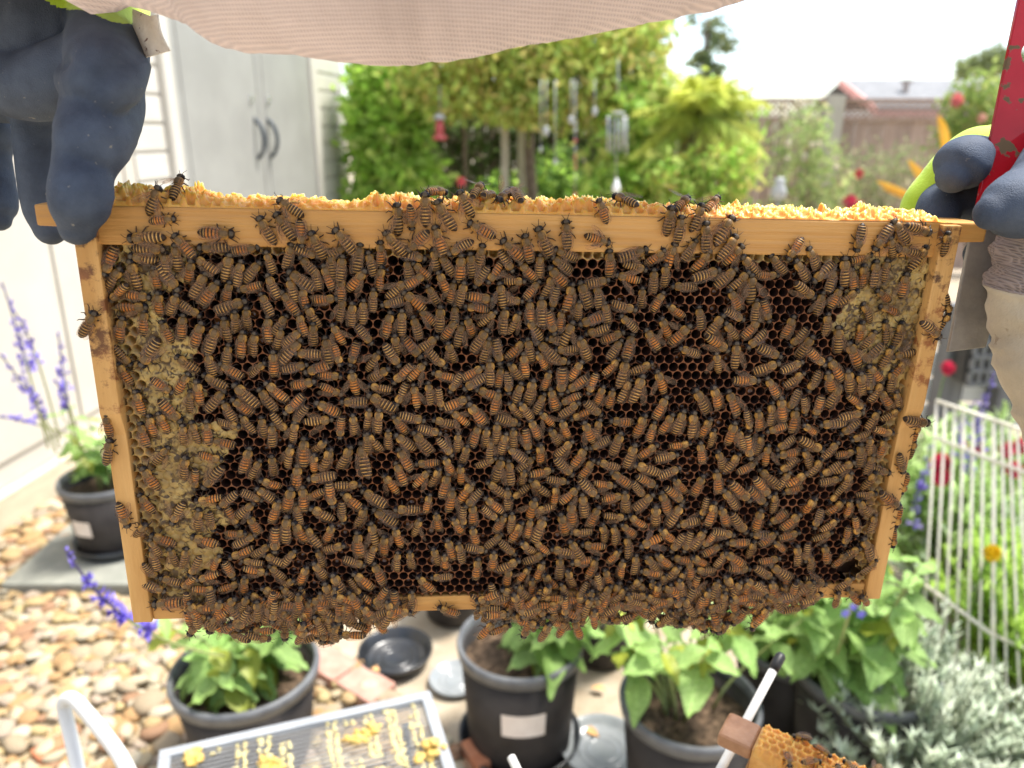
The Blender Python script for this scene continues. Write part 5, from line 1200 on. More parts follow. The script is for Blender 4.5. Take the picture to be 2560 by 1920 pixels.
# moulded siding strips either side of the doors
for a0, a1 in ((sl_, sd0 - .10), (sr0 + .05, sr1 - .03)):
    h = ZB + .1
    while h < HT - .1:
        b = MB(); sbox(b, a0 + .003, a1 - .003, h + .003, h + .137, .0, .014)
        b.build('siding_panel', MT['shed_t'], shed, bevel=.012)
        h += .142
b = MB(); sbox(b, sd0 - .10, sd0, ZB + .03, HT, 0, .05); b.build('door_post', MT['shed_t'], shed, bevel=.01)
b = MB(); sbox(b, sd2, sr0 + .05, ZB + .03, HT, 0, .05); b.build('door_post', MT['shed_t'], shed, bevel=.01)
for a0, a1, hs in ((sd0 + .012, sd1 - .008, 1), (sd1 + .008, sd2 - .012, -1)):
    b = MB(); sbox(b, a0, a1, ZB + .06, HT - .12, .0, .030)
    dr = b.build('door', MT['door'], shed, bevel=.006)
    w = (a1 - a0)
    b = MB(); sbox(b, a0 + .09, a1 - .09, ZB + .2, HT - .3, .028, .036)
    b.build('door_panel', MT['door'], dr, bevel=.006)
    hp = a1 - .10 if hs > 0 else a0 + .11
    pts = [SW(hp, 1.32 + .26 * t_, .03 + .065 * math.sin(math.pi * t_) ** .6) for t_ in np.linspace(0, 1, 9)]
    b = MB(); b.tube(pts, .014, 8); b.build('handle', MT['dark_metal'], dr, smooth=True)
    b = MB(); sbox(b, hp - .03 * hs - .02, hp - .03 * hs + .02, 1.68, 1.73, .03, .05)
    b.build('lock', mat('lock_chrome', (.75, .75, .75), None, rough=.25, metallic=.8) if 'lock' not in MT else MT['lock'], dr, bevel=.004)
b = MB(); sbox(b, sd1 - .006, sd1 + .006, ZB + .06, HT - .12, .012, .022); b.build('door_gap', MT['shed_t'], shed)
b = MB(); sbox(b, -.95, sr1 + .04, HT, HT + .16, -2.3, .16); b.build('roof', MT['shed_t'], shed, bevel=.02)
b = MB(); sbox(b, -.95, sr1 + .03, .0, ZB - .004, -2.2, .055); b.build('base_plank', MT['plank'], shed, bevel=.006)

# ------------------------------------------------------------------ leaves, plants
def leaf_mesh(name, L, W, fold, curl, m, seed):
    r_ = random.Random(seed)
    b = MB()
    rows_ = [(0, .02), (.12, .5), (.28, .92), (.45, 1.0), (.62, .82), (.78, .5), (.9, .22), (1.0, .01)]
    v = []
    for t, w in rows_:
        for k in (-1, -.5, 0, .5, 1):
            x = k * w * W / 2
            z = fold * abs(x) - curl * L * t * t + .09 * W * math.sin(t * 17 + k * 2) * abs(k) + .03 * L * math.sin(t * 9 + seed) + .02 * L * r_.uniform(-1, 1) * abs(k)
            v.append((x, t * L, z))
    f = [(i * 5 + k, i * 5 + k + 1, i * 5 + 6 + k, i * 5 + 5 + k) for i in range(7) for k in range(4)]
    sh = r_.uniform(.85, 1.15)
    b.add(v, f, (sh, sh * r_.uniform(.95, 1.05), sh))
    return b.mesh(name, m, None, True)
MT['leaf'] = mat('salvia_leaf', (0.20, 0.36, 0.075), (0.36, 0.51, 0.17), scale=22, rough=.5, attr=True, transl=.35, bump=.3, bscale=120)
MT['leafy'] = mat('salvia_leaf_yellowing', (0.26, 0.32, 0.03), (0.36, 0.40, 0.07), scale=22, rough=.5, attr=True, transl=.35)
MT['stem'] = mat('green_stem', (0.22, 0.27, 0.08), (0.30, 0.33, 0.14), scale=50, rough=.6)
MT['violet'] = mat('violet_petal', (.85, .85, .85), (1.1, 1.1, 1.1), scale=80, rough=.6, attr=True, transl=.3)
def veins(m):
    N, L = m.node_tree.nodes, m.node_tree.links
    b = N['Principled BSDF']; src = b.inputs['Base Color'].links[0]; old = src.from_socket
    t = N.new('ShaderNodeTexCoord'); sx_ = N.new('ShaderNodeSeparateXYZ'); L.new(t.outputs['Object'], sx_.inputs[0])
    ab = N.new('ShaderNodeMath'); ab.operation = 'ABSOLUTE'; L.new(sx_.outputs['X'], ab.inputs[0])
    ma = N.new('ShaderNodeMath'); ma.operation = 'MULTIPLY_ADD'; ma.inputs[1].default_value = -.9
    L.new(ab.outputs[0], ma.inputs[0]); L.new(sx_.outputs['Y'], ma.inputs[2])
    fr_ = N.new('ShaderNodeMath'); fr_.operation = 'PINGPONG'; fr_.inputs[1].default_value = .045; L.new(ma.outputs[0], fr_.inputs[0])
    m1 = N.new('ShaderNodeMapRange'); m1.inputs['From Min'].default_value = 0; m1.inputs['From Max'].default_value = .014; m1.inputs['To Min'].default_value = 1; m1.inputs['To Max'].default_value = 0
    L.new(fr_.outputs[0], m1.inputs['Value'])
    m2 = N.new('ShaderNodeMapRange'); m2.inputs['From Min'].default_value = .004; m2.inputs['From Max'].default_value = .018; m2.inputs['To Min'].default_value = 1.6; m2.inputs['To Max'].default_value = 0
    L.new(ab.outputs[0], m2.inputs['Value'])
    mx_ = N.new('ShaderNodeMath'); mx_.operation = 'MAXIMUM'; L.new(m1.outputs[0], mx_.inputs[0]); L.new(m2.outputs[0], mx_.inputs[1])
    sc = N.new('ShaderNodeMapRange'); sc.clamp = False; sc.inputs['To Min'].default_value = .92; sc.inputs['To Max'].default_value = 1.28; L.new(mx_.outputs[0], sc.inputs['Value'])
    mu = N.new('ShaderNodeVectorMath'); mu.operation = 'SCALE'; L.new(old, mu.inputs[0]); L.new(sc.outputs[0], mu.inputs['Scale'])
    L.new(mu.outputs['Vector'], b.inputs['Base Color'])
veins(MT['leaf']); veins(MT['leafy'])
LEAF = [leaf_mesh('leaf', 1, .50 + .07 * (k % 3), .25 + .1 * (k % 2), .12 + .14 * (k % 4) / 3, MT['leafy'] if k == 7 else MT['leaf'], k) for k in range(8)]
def frame_of(d, roll=0.0, up=Vector((0, 0, 1))):
    Y = d.normalized()
    X = Y.cross(up)
    if X.length < .05: X = Vector((1, 0, 0))
    X.normalize(); Z = X.cross(Y)
    return Matrix(((X.x, Y.x, Z.x), (X.y, Y.y, Z.y), (X.z, Y.z, Z.z))).to_4x4() @ Matrix.Rotation(roll, 4, 'Y')
def put_leaf(pl, p, d, L, k=None, roll=0.0):
    o = bpy.data.objects.new('leaf', LEAF[int(rng.integers(0, 8)) if k is None else k])
    COL.objects.link(o); o.parent = pl
    o.matrix_local = Matrix.Translation(Vector(p) - Vector(BASE[pl.name])) @ frame_of(d, roll) @ Matrix.Scale(L, 4)
def spike(pl, path, r0=.016, part='flower_spike', cols=((.20, .15, .62), (.30, .24, .80), (.13, .09, .42)), dens=1.0):
    """a flower head of many small tubular florets along a path"""
    b = MB()
    path = [Vector(p) for p in path]
    b.tube(path, .0022, 5, (.10, .09, .18))
    for i in range(len(path) - 1):
        A_, B_ = path[i], path[i + 1]
        nf = max(2, int((B_ - A_).length / .0045 * dens))
        for k in range(nf):
            p = A_.lerp(B_, (k + rng.random()) / nf)
            t = (i + (k / nf)) / (len(path) - 1)
            r = r0 * (1.05 - .75 * t) * rng.uniform(.6, 1.25)
            if (int(t * 9) % 2) and rng.random() < .72: continue
            a = rng.uniform(0, 6.28)
            d = Vector((math.cos(a), math.sin(a), rng.uniform(-.1, .7))).normalized()
            q = p + d * r
            w = d.cross(Vector((0, 0, 1))).normalized() * r * .38
            hh_ = Vector((0, 0, 1)) * r * .35
            b.add([p, p.lerp(q, .6) + w * .6, q + hh_, p.lerp(q, .6) - w * .6, q - hh_], [(0, 1, 2, 3), (0, 3, 4, 1)], cols[int(rng.integers(0, len(cols)))])
    return b.build(part, MT['violet'], pl)
def plant(name, label, cat, base, z0, stems, leafL, nodes=5, group=None, droop=.25, lean=None, first=.3):
    """stems: list of (dx, dy, height) of the tips relative to the base"""
    pl = empty(name, (base[0], base[1], z0), label, cat, group)
    tips = []
    for dx, dy, h in stems:
        bx_, by_ = base[0] + dx * .25 + rng.normal(0, .008), base[1] + dy * .25 + rng.normal(0, .008)
        P_ = [Vector((bx_ + (dx * .75) * t ** 1.3, by_ + (dy * .75) * t ** 1.3, z0 + h * (t ** .9))) for t in np.linspace(0, 1, 7)]
        b = MB(); b.tube(P_, [.0045 - .003 * t for t in np.linspace(0, 1, 7)], 6)
        b.build('stem', MT['stem'], pl, smooth=True)
        a0 = rng.uniform(0, 3.14)
        for k in range(nodes):
            t = first + (1 - first) * k / max(1, nodes - 1)
            i = min(5, int(t * 6)); p = P_[i].lerp(P_[i + 1], t * 6 - i)
            L = leafL * (1.0 - .45 * max(0, t - .5) * 2) * rng.uniform(.8, 1.2)
            for s_ in (0, math.pi):
                a = a0 + k * 1.57 + s_ + rng.normal(0, .3)
                d = Vector((math.cos(a), math.sin(a), (.55 if t > .85 else .15) - droop * rng.uniform(.3, 1.6)))
                put_leaf(pl, p, d, L, roll=rng.normal(0, .25))
        tips.append(P_[-1])
    return pl, tips

MT['pot'] = mat('pot_black_plastic', (0.020, 0.017, 0.016), (0.042, 0.036, 0.033), scale=10, spec=.25, rough=.55, bump=.06, bscale=90, roughvar=.12)
MT['rim'] = mat('pot_rim_grey', (0.085, 0.088, 0.095), (0.14, 0.145, 0.15), scale=20, rough=.45, bump=.06, bscale=90)
MT['soil'] = mat('potting_soil', (0.045, 0.028, 0.016), (0.20, 0.13, 0.08), scale=55, detail=8, rough=.95, bump=.9, bscale=110, pos=(.42, .68))
MT['paper'] = mat('paper_label', (0.66, 0.58, 0.52), (0.74, 0.67, 0.61), scale=30, rough=.8)
MT['saucer'] = mat('saucer_black', (0.010, 0.011, 0.013), (0.02, 0.022, 0.025), scale=20, rough=.28, spec=.6)
def pot(c, r, h, label, lab=None, saucer=False, taper=.8, group='black plastic plant pots'):
    p = empty('plant_pot', (c[0], c[1], c[2] if len(c) > 2 else 0), label, 'pot', group)
    z = p.location.z
    b = MB(); b.lathe([(0.001, .004), (r * taper - .006, .004), (r * taper, .012), (r * .985, h - .02), (r * .93, h - .02), (r * taper * .95, .02), (.001, .02)], (c[0], c[1], z), 40)
    b.build('wall', MT['pot'], p, smooth=True)
    b = MB(); b.lathe([(r * .95, h - .03), (r * 1.02, h - .03), (r * 1.045, h - .006), (r * 1.02, h + .004), (r * .965, h + .002), (r * .95, h - .03)], (c[0], c[1], z), 48)
    b.build('rim', MT['rim'], p, smooth=True)
    b = MB()
    vs_, fs_ = [], []
    for i, q in enumerate((.0, .25, .5, .75, .97)):
        for k in range(24):
            a = 2 * math.pi * k / 24
            x, y_ = c[0] + r * q * .93 * math.cos(a), c[1] + r * q * .93 * math.sin(a)
            vs_.append((x, y_, z + h - .055 + .022 * mnoise.noise((x * 22, y_ * 22, 1))))
    for i in range(4):
        for k in range(24):
            fs_.append((i * 24 + k, (i + 1) * 24 + k, (i + 1) * 24 + (k + 1) % 24, i * 24 + (k + 1) % 24))
    b.add(vs_, fs_); b.build('soil', MT['soil'], p, smooth=True)
    if lab:
        a0, a1, z0, z1 = lab
        vs_ = []
        for t in np.linspace(0, 1, 7):
            a = math.radians(a0 + (a1 - a0) * t)
            for zz in (z0, z1):
                rr_ = r * (taper + (1 - taper) * zz / h) + .004
                vs_.append((c[0] + rr_ * math.cos(a), c[1] + rr_ * math.sin(a), z + zz))
        b = MB(); b.add(vs_, [(2 * i, 2 * i + 2, 2 * i + 3, 2 * i + 1) for i in range(6)])
        b.build('label', MT['paper'], p, smooth=True)
    if saucer:
        b = MB(); q = r * taper
        b.lathe([(.001, .002), (q * 1.12, .002), (q * 1.22, .035), (q * 1.17, .036), (q * 1.08, .0035), (.001, .0035)], (c[0], c[1], z), 40)
        b.build('saucer', MT['saucer'], p, smooth=True)
    return p
def fan(n_, sp, h0, h1, a0=0.0, a1=2 * math.pi):
    out = []
    for k in range(n_):
        a = a0 + (a1 - a0) * (k + rng.uniform(-.3, .3)) / n_
        out.append((sp * math.cos(a) * rng.uniform(.4, 1.1), sp * math.sin(a) * rng.uniform(.4, 1.1), rng.uniform(h0, h1)))
    return out
GRP = 'leafy salvia plants in pots'

# pot beside the shed on a paving slab
c1 = gp(262, 1395, .05)
slab = gp(255, 1440)
b = MB(); b.box((slab.x - .27, slab.y - .13, 0), (slab.x + .40, slab.y + .34, .05))
b.build('paving_slab', mat('slab_concrete', (0.19, 0.195, 0.165), (0.26, 0.26, 0.22), scale=18, rough=.9, bump=.3, bscale=160), None, bevel=.008,
        label='grey concrete slab under the pot beside the shed', cat='slab')
pot((c1.x, c1.y + .10, .054), .155, .27, 'grey plastic pot with white label beside the shed', lab=(-122, -92, .10, .16), saucer=True)
pl, tips = plant('salvia_plant', 'tall salvia with violet flower spikes growing beside the shed', 'plant', (c1.x, c1.y + .10), .29, fan(8, .16, .12, .34), .095, 5, GRP, droop=.5)
for u0, v0, u1, v1, u2, v2, dd in ((120, 1120, 70, 900, 5, 705, 2.1), (150, 1100, 85, 830, 32, 775, 2.15), (185, 1110, 160, 950, 145, 830, 2.2), (150, 1120, 85, 990, 0, 885, 2.2), (140, 1130, 100, 1040, 60, 940, 2.1), (150, 1080, 70, 1050, -20, 1040, 2.15), (200, 1120, 175, 990, 135, 950, 2.25)):
    A_, B_, C_ = dp(u0, v0, dd + .3), dp(u1, v1, dd + .12), dp(u2, v2, dd)
    path = [(A_ * (1 - t) ** 2 + B_ * 2 * t * (1 - t) + C_ * t * t) for t in np.linspace(0, 1, 12)]
    b = MB(); b.tube(path[:7], [.003] * 7, 5); b.build('stem', MT['stem'], pl, smooth=True)
    spike(pl, path[5:], .028, dens=1.0)

# big pot, front left
c2 = gp(612, 1665, .28)
pot((c2.x, c2.y), .168, .28, 'wide dark pot of low green salvia at the front left', taper=.78)
pl, tips = plant('salvia_plant', 'low bushy salvia with a violet flower spike leaning left over the pebbles', 'plant', (c2.x - .01, c2.y), .225, fan(17, .17, .09, .24), .10, 4, GRP, droop=.55)
A_, B_, C_, D_ = dp(560, 1640, 1.62), dp(420, 1620, 1.45), dp(275, 1560, 1.30), dp(165, 1375, 1.22)
path = []
for t in np.linspace(0, 1, 16):
    path.append(A_ * (1 - t) ** 3 + B_ * 3 * t * (1 - t) ** 2 + C_ * 3 * t * t * (1 - t) + D_ * t ** 3)
b = MB(); b.tube(path[:10], [.003] * 10, 5); b.build('stem', MT['stem'], pl, smooth=True)
spike(pl, path[7:], .027, dens=2.2)

# pot with a pinkish label, centre
c3 = gp(1300, 1598, .31)
pot((c3.x, c3.y), .150, .31, 'tall black pot with pink paper label and saucer in the centre', lab=(-108, -66, .14, .205), saucer=True, taper=.86)
plant('salvia_plant', 'salvia with drooping leaves in the centre pot with the paper label', 'plant', (c3.x + .05, c3.y), .26, fan(11, .14, .10, .26, -1.6, 2.4), .12, 4, GRP, droop=.7)
# right of the centre: brown soil in view
c4 = gp(1725, 1745, .30)
pot((c4.x, c4.y), .150, .30, 'dark pot of dry brown soil right of the centre, below bare stems', taper=.82)
pl, _ = plant('salvia_plant', 'salvia on bare stems rising from the dry brown soil', 'plant', (c4.x - .01, c4.y + .02), .25, fan(15, .23, .18, .36), .125, 3, GRP, droop=.6, first=.72)
# far right pot by the pen
c5 = gp(2165, 1665, .30)
pot((c5.x, c5.y), .158, .30, 'black pot with fallen red petals on its soil beside the wire pen', taper=.84)
pl5, tips = plant('salvia_plant', 'upright salvia with two violet florets near the bottom corner of the frame', 'plant', (c5.x - .05, c5.y), .25, fan(14, .16, .18, .48), .12, 5, GRP, droop=.5)
A_ = dp(2085, 1660, 1.75); C_ = dp(2128, 1515, 1.55)
path = [A_.lerp(C_, t) for t in np.linspace(0, 1, 6)]
b = MB(); b.tube(path, [.0035] * 6, 5); b.build('stem', MT['stem'], pl5, smooth=True)
for u, v in ((2112, 1532), (2152, 1534), (2133, 1515)):
    q = dp(u, v, 1.54); fl = MB()
    for k in range(5):
        a = k * 1.256
        fl.add([q, q + Vector((.007 * math.cos(a - .5), -.002, .007 * math.sin(a - .5))), q + Vector((.011 * math.cos(a), -.003, .011 * math.sin(a))), q + Vector((.007 * math.cos(a + .5), -.002, .007 * math.sin(a + .5)))], [(0, 1, 2, 3)], (.20, .16, .72))
    fl.build('floret', MT['violet'], pl5)
for k, (u, v) in enumerate(((2245, 1700), (2262, 1706), (2252, 1694))):
    q = gp(u, v, .262); fl = MB()
    for j in range(4):
        a = j * 1.57 + k
        fl.add([q, q + Vector((.016 * math.cos(a - .5), .016 * math.sin(a - .5), .006)), q + Vector((.024 * math.cos(a), .024 * math.sin(a), .008)), q + Vector((.016 * math.cos(a + .5), .016 * math.sin(a + .5), .006))], [(0, 1, 2, 3)], (.42, .01, .06))
    fl.build('red_petal', MT['violet'], None, label=['crimson petals fallen on soil, left of the three', 'crimson petals fallen on soil, right of the three', 'crimson petals fallen on soil, farthest of the three'][k], cat='petals', group='red petals on the soil')
# pots partly hidden behind the frame's lower edge
c6 = gp(1130, 1560); pot((c6.x, c6.y + .06), .11, .17, 'small black pot half hidden left of the centre pot')
c7 = gp(1500, 1655); pot((c7.x, c7.y + .05), .12, .20, 'black pot in the shade right of the centre pot')
plant('salvia_plant', 'young salvia of broad pale leaves right of the centre pot', 'plant', (c7.x, c7.y + .05), .15, fan(9, .14, .12, .28), .12, 3, GRP, droop=.6)
c8 = gp(1960, 1780); pot((c8.x, c8.y), .15, .24, 'black pot under the drooping leaves behind the second frame')
plant('salvia_plant', 'salvia of long hanging leaves behind the second frame', 'plant', (c8.x, c8.y), .19, fan(13, .19, .16, .40), .13, 4, GRP, droop=.75)
# saucers and lids on the ground
def dish(c, r, h, m, name, label, cat):
    b = MB(); b.lathe([(.001, .004), (r * .78, .004), (r * .84, .010), (r * .97, h), (r * 1.02, h + .003), (r * 1.02, h - .004), (r * .9, .002), (.001, .001)], (c.x, c.y, .004), 40)
    for q in (.3, .5):
        b.lathe([(r * q, .0045), (r * q + .006, .008), (r * q + .012, .0045)], (c.x, c.y, .004), 40)
    return b.build(name, m, None, smooth=True, label=label, cat=cat)
dish(gp(990, 1650), .108, .034, MT['saucer'], 'plant_saucer', 'empty black saucer on the sandy ground', 'saucer')
MT['clear'] = mat('clear_plastic', (0.30, 0.325, 0.335), (0.38, 0.40, 0.41), scale=20, rough=.2, transl=.3, spec=.6)
dish(gp(1140, 1705), .075, .012, MT['clear'], 'plastic_dish', 'whitish clear plastic lid on sand left of the centre pot', 'dish')
dish(gp(1505, 1880), .105, .02, MT['clear'], 'plastic_dish', 'blue-grey clear plastic saucer in front of the centre pot', 'dish')
# pavers
MT['brick'] = mat('paver_brick', (0.38, 0.20, 0.15), (0.46, 0.28, 0.22), scale=25, rough=.9, bump=.3, bscale=160)
A_, B_ = gp(785, 1655), gp(962, 1762)
d_ = (B_ - A_); ang_ = math.atan2(d_.y, d_.x); L_ = d_.length
for k in range(2):
    p0 = A_ + d_ * (k / 2)
    M = Matrix.Translation((p0.x, p0.y, .018)) @ Matrix.Rotation(ang_, 4, 'Z')
    b = MB(); b.box((.004, -.05, -.02), (L_ / 2 - .004, .05, .02), M=M)
    b.build('brick_paver', MT['brick'], None, bevel=.004, label=['pink brick at the gravel edge, the farther of two', 'pink brick at the gravel edge beside the black saucer'][k], cat='brick', group='brick edging')
for (u, v, w, l, a, lb) in ((1225, 1895, .12, .09, .5, 'orange brick beside the wire excluder and centre pot'), (140, 1893, .09, .05, .9, 'small red brick piece among the pebbles')):
    p0 = gp(u, v); M = Matrix.Translation((p0.x, p0.y, .022)) @ Matrix.Rotation(a, 4, 'Z')
    b = MB(); b.box((-w / 2, -l / 2, -.02), (w / 2, l / 2, .02), M=M); b.build('brick_paver', mat('paver_orange', (.36, .13, .06), (.44, .19, .10), scale=25, rough=.9, bump=.3, bscale=160), None, bevel=.005, label=lb, cat='brick')
# dry leaves on the sand
for k, (u, v) in enumerate(((935, 1690), (1515, 1725), (1390, 1640), (1465, 1820), (1630, 1830))):
    q = gp(u, v, .012)
    o = bpy.data.objects.new('dry_leaf', leaf_mesh('dry_leaf', .045, .024, .3, .2, mat('dry_leaf', (.55, .28, .10), (.66, .40, .18), scale=60, rough=.8) if k == 0 else bpy.data.materials['dry_leaf'], 60 + k))
    COL.objects.link(o); o.location = q; o.rotation_euler = (.2, .1, k * 1.3)
    tag(o, ['dry orange leaf lying on the pink brick', 'dry orange leaf on sand right of the centre pot', 'dry leaf in the shade behind the centre pot', 'dry leaf beside the blue-grey saucer', 'dry leaf on the rim-side sand by the brown soil pot'][k], 'leaf', 'dry leaves on the ground')

# ------------------------------------------------------------------ things on the near hive stand: excluder, hoop, second frame
MT['white_metal'] = mat('white_enamel', (0.56, 0.56, 0.54), (0.62, 0.62, 0.60), scale=20, rough=.35, spec=.5)
MT['grey_plastic'] = mat('excluder_frame_grey', (0.24, 0.255, 0.27), (0.31, 0.325, 0.34), scale=25, rough=.45, bump=.05, bscale=120)
ZT = .62
c0, c1_, = gp(1075, 1735, ZT), gp(400, 1885, ZT)
ex_ = (c1_ - c0).normalized()
ey_ = Vector((-ex_.y, ex_.x, 0))
if ey_.y > 0: ey_ = -ey_
W_, D_ = (c1_ - c0).length, .40
ex = empty('queen_excluder', tuple(c0 + ex_ * W_ / 2 + ey_ * D_ / 2), 'grey framed queen excluder grid crusted with yellow wax, front left of the pots', 'excluder')
def XQ(a, b_, z=0):
    return c0 + ex_ * a + ey_ * b_ + Vector((0, 0, z))
def xbox(mb, a0, a1, b0, b1, z0, z1, c=(1, 1, 1), m=0):
    v = [XQ(a, q, z) for a in (a0, a1) for q in (b0, b1) for z in (z0, z1)]
    mb.add([tuple(p) for p in v], [(0, 1, 3, 2), (4, 6, 7, 5), (0, 4, 5, 1), (2, 3, 7, 6), (0, 2, 6, 4), (1, 5, 7, 3)], c, m)
BW = .017
for a0, a1, b0, b1 in ((0, W_, 0, BW), (0, W_, D_ - BW, D_), (0, BW, BW, D_ - BW), (W_ - BW, W_, BW, D_ - BW)):
    b = MB(); xbox(b, a0, a1, b0, b1, -.006, .008); b.build('border', MT['grey_plastic'], ex, bevel=.002)
b = MB()
q = BW
while q < D_ - BW:
    xbox(b, BW, W_ - BW, q, q + .0024, -.0012, .0012); q += .0085
g_ = b.build('bar_grid', mat('grid_bars', (.19, .195, .20), (.26, .265, .265), scale=25, rough=.5), ex, kind='stuff')
MT['wax_pale'] = mat('wax_scrapings', (0.46, 0.38, 0.16), (0.56, 0.49, 0.26), scale=90, rough=.6, bump=.5, bscale=500, sss=.2)
MT['wax_yel'] = mat('wax_lumps', (0.46, 0.29, 0.05), (0.56, 0.40, 0.13), scale=90, rough=.6, bump=.6, bscale=500, sss=.25)
for k in range(11):           # ridges of wax left by the frames' bars
    a = .030 + k * (W_ - .05) / 11 + rng.normal(0, .003)
    b = MB()
    for j in range(300):
        t = rng.random()
        if mnoise.noise((k * 3.1, t * 5, 0)) < -.25: continue
        p = XQ(a + rng.normal(0, .0018) + (.010 if rng.random() < .45 else 0), BW + t * (D_ - 2 * BW), .002)
        s = rng.uniform(.0016, .0036)
        b.add(PEB[int(rng.integers(0, 18))][0] * s + np.array(p), ICO_F)
    b.build('wax_ridge', MT['wax_pale'], ex, smooth=True, kind='stuff')
for u, v, s in ((485, 1895, .020), (905, 1842, .016), (925, 1828, .015), (882, 1850, .013), (1078, 1885, .021), (690, 1912, .016), (675, 1925, .014), (660, 1903, .011)):
    p = gp(u, v, ZT + .004); b = MB()
    for j in range(14):
        b.add(PEB[int(rng.integers(0, 18))][0] * s * rng.uniform(.25, .5) + np.array(p) + np.r_[rng.normal(0, s * .4, 2), abs(rng.normal(0, s * .2))], ICO_F)
    b.build('wax_lump', MT['wax_yel'], ex, smooth=True, kind='stuff')
st = empty('hive_stand', tuple(XQ(W_ / 2, D_ / 2, -ZT)), 'slim metal stand carrying the wire excluder', 'stand')
for a, q in ((.05, .05), (W_ - .05, .05), (.05, D_ - .03), (W_ - .05, D_ - .03)):
    b = MB(); b.tube([XQ(a, q, -ZT), XQ(a, q, -.0065)], .006, 8); b.build('leg', MT['dark_metal'], st, smooth=True)
# white bent tube
P0 = [dp(212, 2010, .90), dp(186, 1880, .93), dp(163, 1785, .945), dp(160, 1755, .945), dp(176, 1745, .94), dp(200, 1762, .93), dp(250, 1822, .90), dp(300, 1890, .86), dp(350, 1990, .82)]
path = []
for i in range(len(P0) - 1):
    a, b_, c, d = P0[max(0, i - 1)], P0[i], P0[i + 1], P0[min(len(P0) - 1, i + 2)]
    for k in range(6):
        t = k / 6
        path.append(.5 * (2 * b_ + (c - a) * t + (2 * a - 5 * b_ + 4 * c - d) * t * t + (3 * b_ - a - 3 * c + d) * t ** 3))
foot = [Vector((path[0].x, path[0].y, 0)), path[0].lerp(Vector((path[0].x, path[0].y, 0)), .5)]
foot2 = [Vector((path[-1].x, path[-1].y + .02, .25)), Vector((path[-1].x, path[-1].y + .02, 0))]
b = MB(); b.tube(foot + path + foot2, .0082, 14)
b.build('metal_hoop', MT['white_metal'], None, smooth=True, label='white bent metal tube hoop standing in front of the pebbles', cat='hoop')

# second frame resting at the lower right
f2 = empty('framed_honeycomb', dp(1850, 1815, .54), 'second hive frame with old brown lug and orange wax at the lower right', 'hive frame', 'wooden hive frames')
frame['group'] = 'wooden hive frames'
ZU = dp(1850, 1800, .54).z
tip, far = dp(1800, 1800, .54), None
ax = Vector((.40, -.26, -.03)).normalized()
side = Vector((ax.y, -ax.x, 0)).normalized()
if side.y > 0: side = -side                                     # towards the camera
upv = side.cross(ax).normalized()
if upv.z < 0: upv = -upv
O2 = dp(1825, 1775, .56)
def Q2(a, s, h):
    return O2 + ax * a + side * s + upv * h
def qbox(mb, a0, a1, s0, s1, h0, h1, m=0):
    v = [Q2(a, s, h) for a in (a0, a1) for s in (s0, s1) for h in (h0, h1)]
    mb.add([tuple(p) for p in v], [(0, 1, 3, 2), (4, 6, 7, 5), (0, 4, 5, 1), (2, 3, 7, 6), (0, 2, 6, 4), (1, 5, 7, 3)], (1, 1, 1), m)
MT['old_wood'] = mat('old_frame_wood', (0.22, 0.10, 0.045), (0.36, 0.19, 0.10), scale=40, rough=.55, bump=.25, bscale=240)
b = MB(); qbox(b, 0, .024, 0, .027, -.0115, 0); b.build('lug', MT['old_wood'], f2, bevel=.0035, seg=3)
b = MB(); qbox(b, .0242, .44, .0005, .0265, -.019, -.0005); b.build('top_bar', MT['wood'], f2, bevel=.001)
b = MB(); qbox(b, .022, .031, -.003, .030, -.20, -.0193); b.build('side_bar', MT['wood_v'], f2, bevel=.001)
b = MB()
gxx, gzz = np.arange(0.026, .30, .0008), np.arange(-.003, .031, .0008)
V = []
for a in gxx:
    for s in gzz:
        d, cid = hexdist(a * 1000 + .8 * mnoise.noise((a * 200, s * 200, 1)), s * 1000 + .8 * mnoise.noise((a * 200, s * 200, 5)))
        w = max(0, min(1, (1.1 - d) / .7)); w = w * w * (3 - 2 * w)
        top = .0052 * (.7 + .7 * mnoise.noise((a * 40, s * 60, 3)))
        edge = min(1, min(s + .003, .031 - s) / .004)
        V.append(Q2(a, s, .0004 + max(.0008, top) * (.25 + .75 * w) * max(.25, edge) - (.004 * (1 - edge) if edge < 1 else 0)))
nz_ = len(gzz)
b.add([tuple(p) for p in V], [(i * nz_ + j, (i + 1) * nz_ + j, (i + 1) * nz_ + j + 1, i * nz_ + j + 1) for i in range(len(gxx) - 1) for j in range(nz_ - 1)])
b.build('burr_comb', MT['burr'], f2, smooth=True)
b = MB()
V = [Q2(a, .0285 + .003 * mnoise.noise((a * 90, h * 90, 2)) - (.004 if h > -.03 else 0), h) for a in np.arange(.032, .40, .003) for h in np.arange(-.18, -.015, .003)]
nh = len(np.arange(-.18, -.015, .003)); na_ = len(np.arange(.032, .40, .003))
b.add([tuple(p) for p in V], [(i * nh + j, (i + 1) * nh + j, (i + 1) * nh + j + 1, i * nh + j + 1) for i in range(na_ - 1) for j in range(nh - 1)])
b.build('honey_cappings', MT['burr'], f2, smooth=True)
LB2 = ['at the back edge of the second frame by its lug', 'crossing the wax in the middle of the second frame', 'facing along the second frame near the white rod', 'on the near edge of the second frame', 'farthest right on the second frame', 'beside two others on the second frame, middle of three', 'at the right end of the second frame, wings raised', 'on the comb face of the second frame']
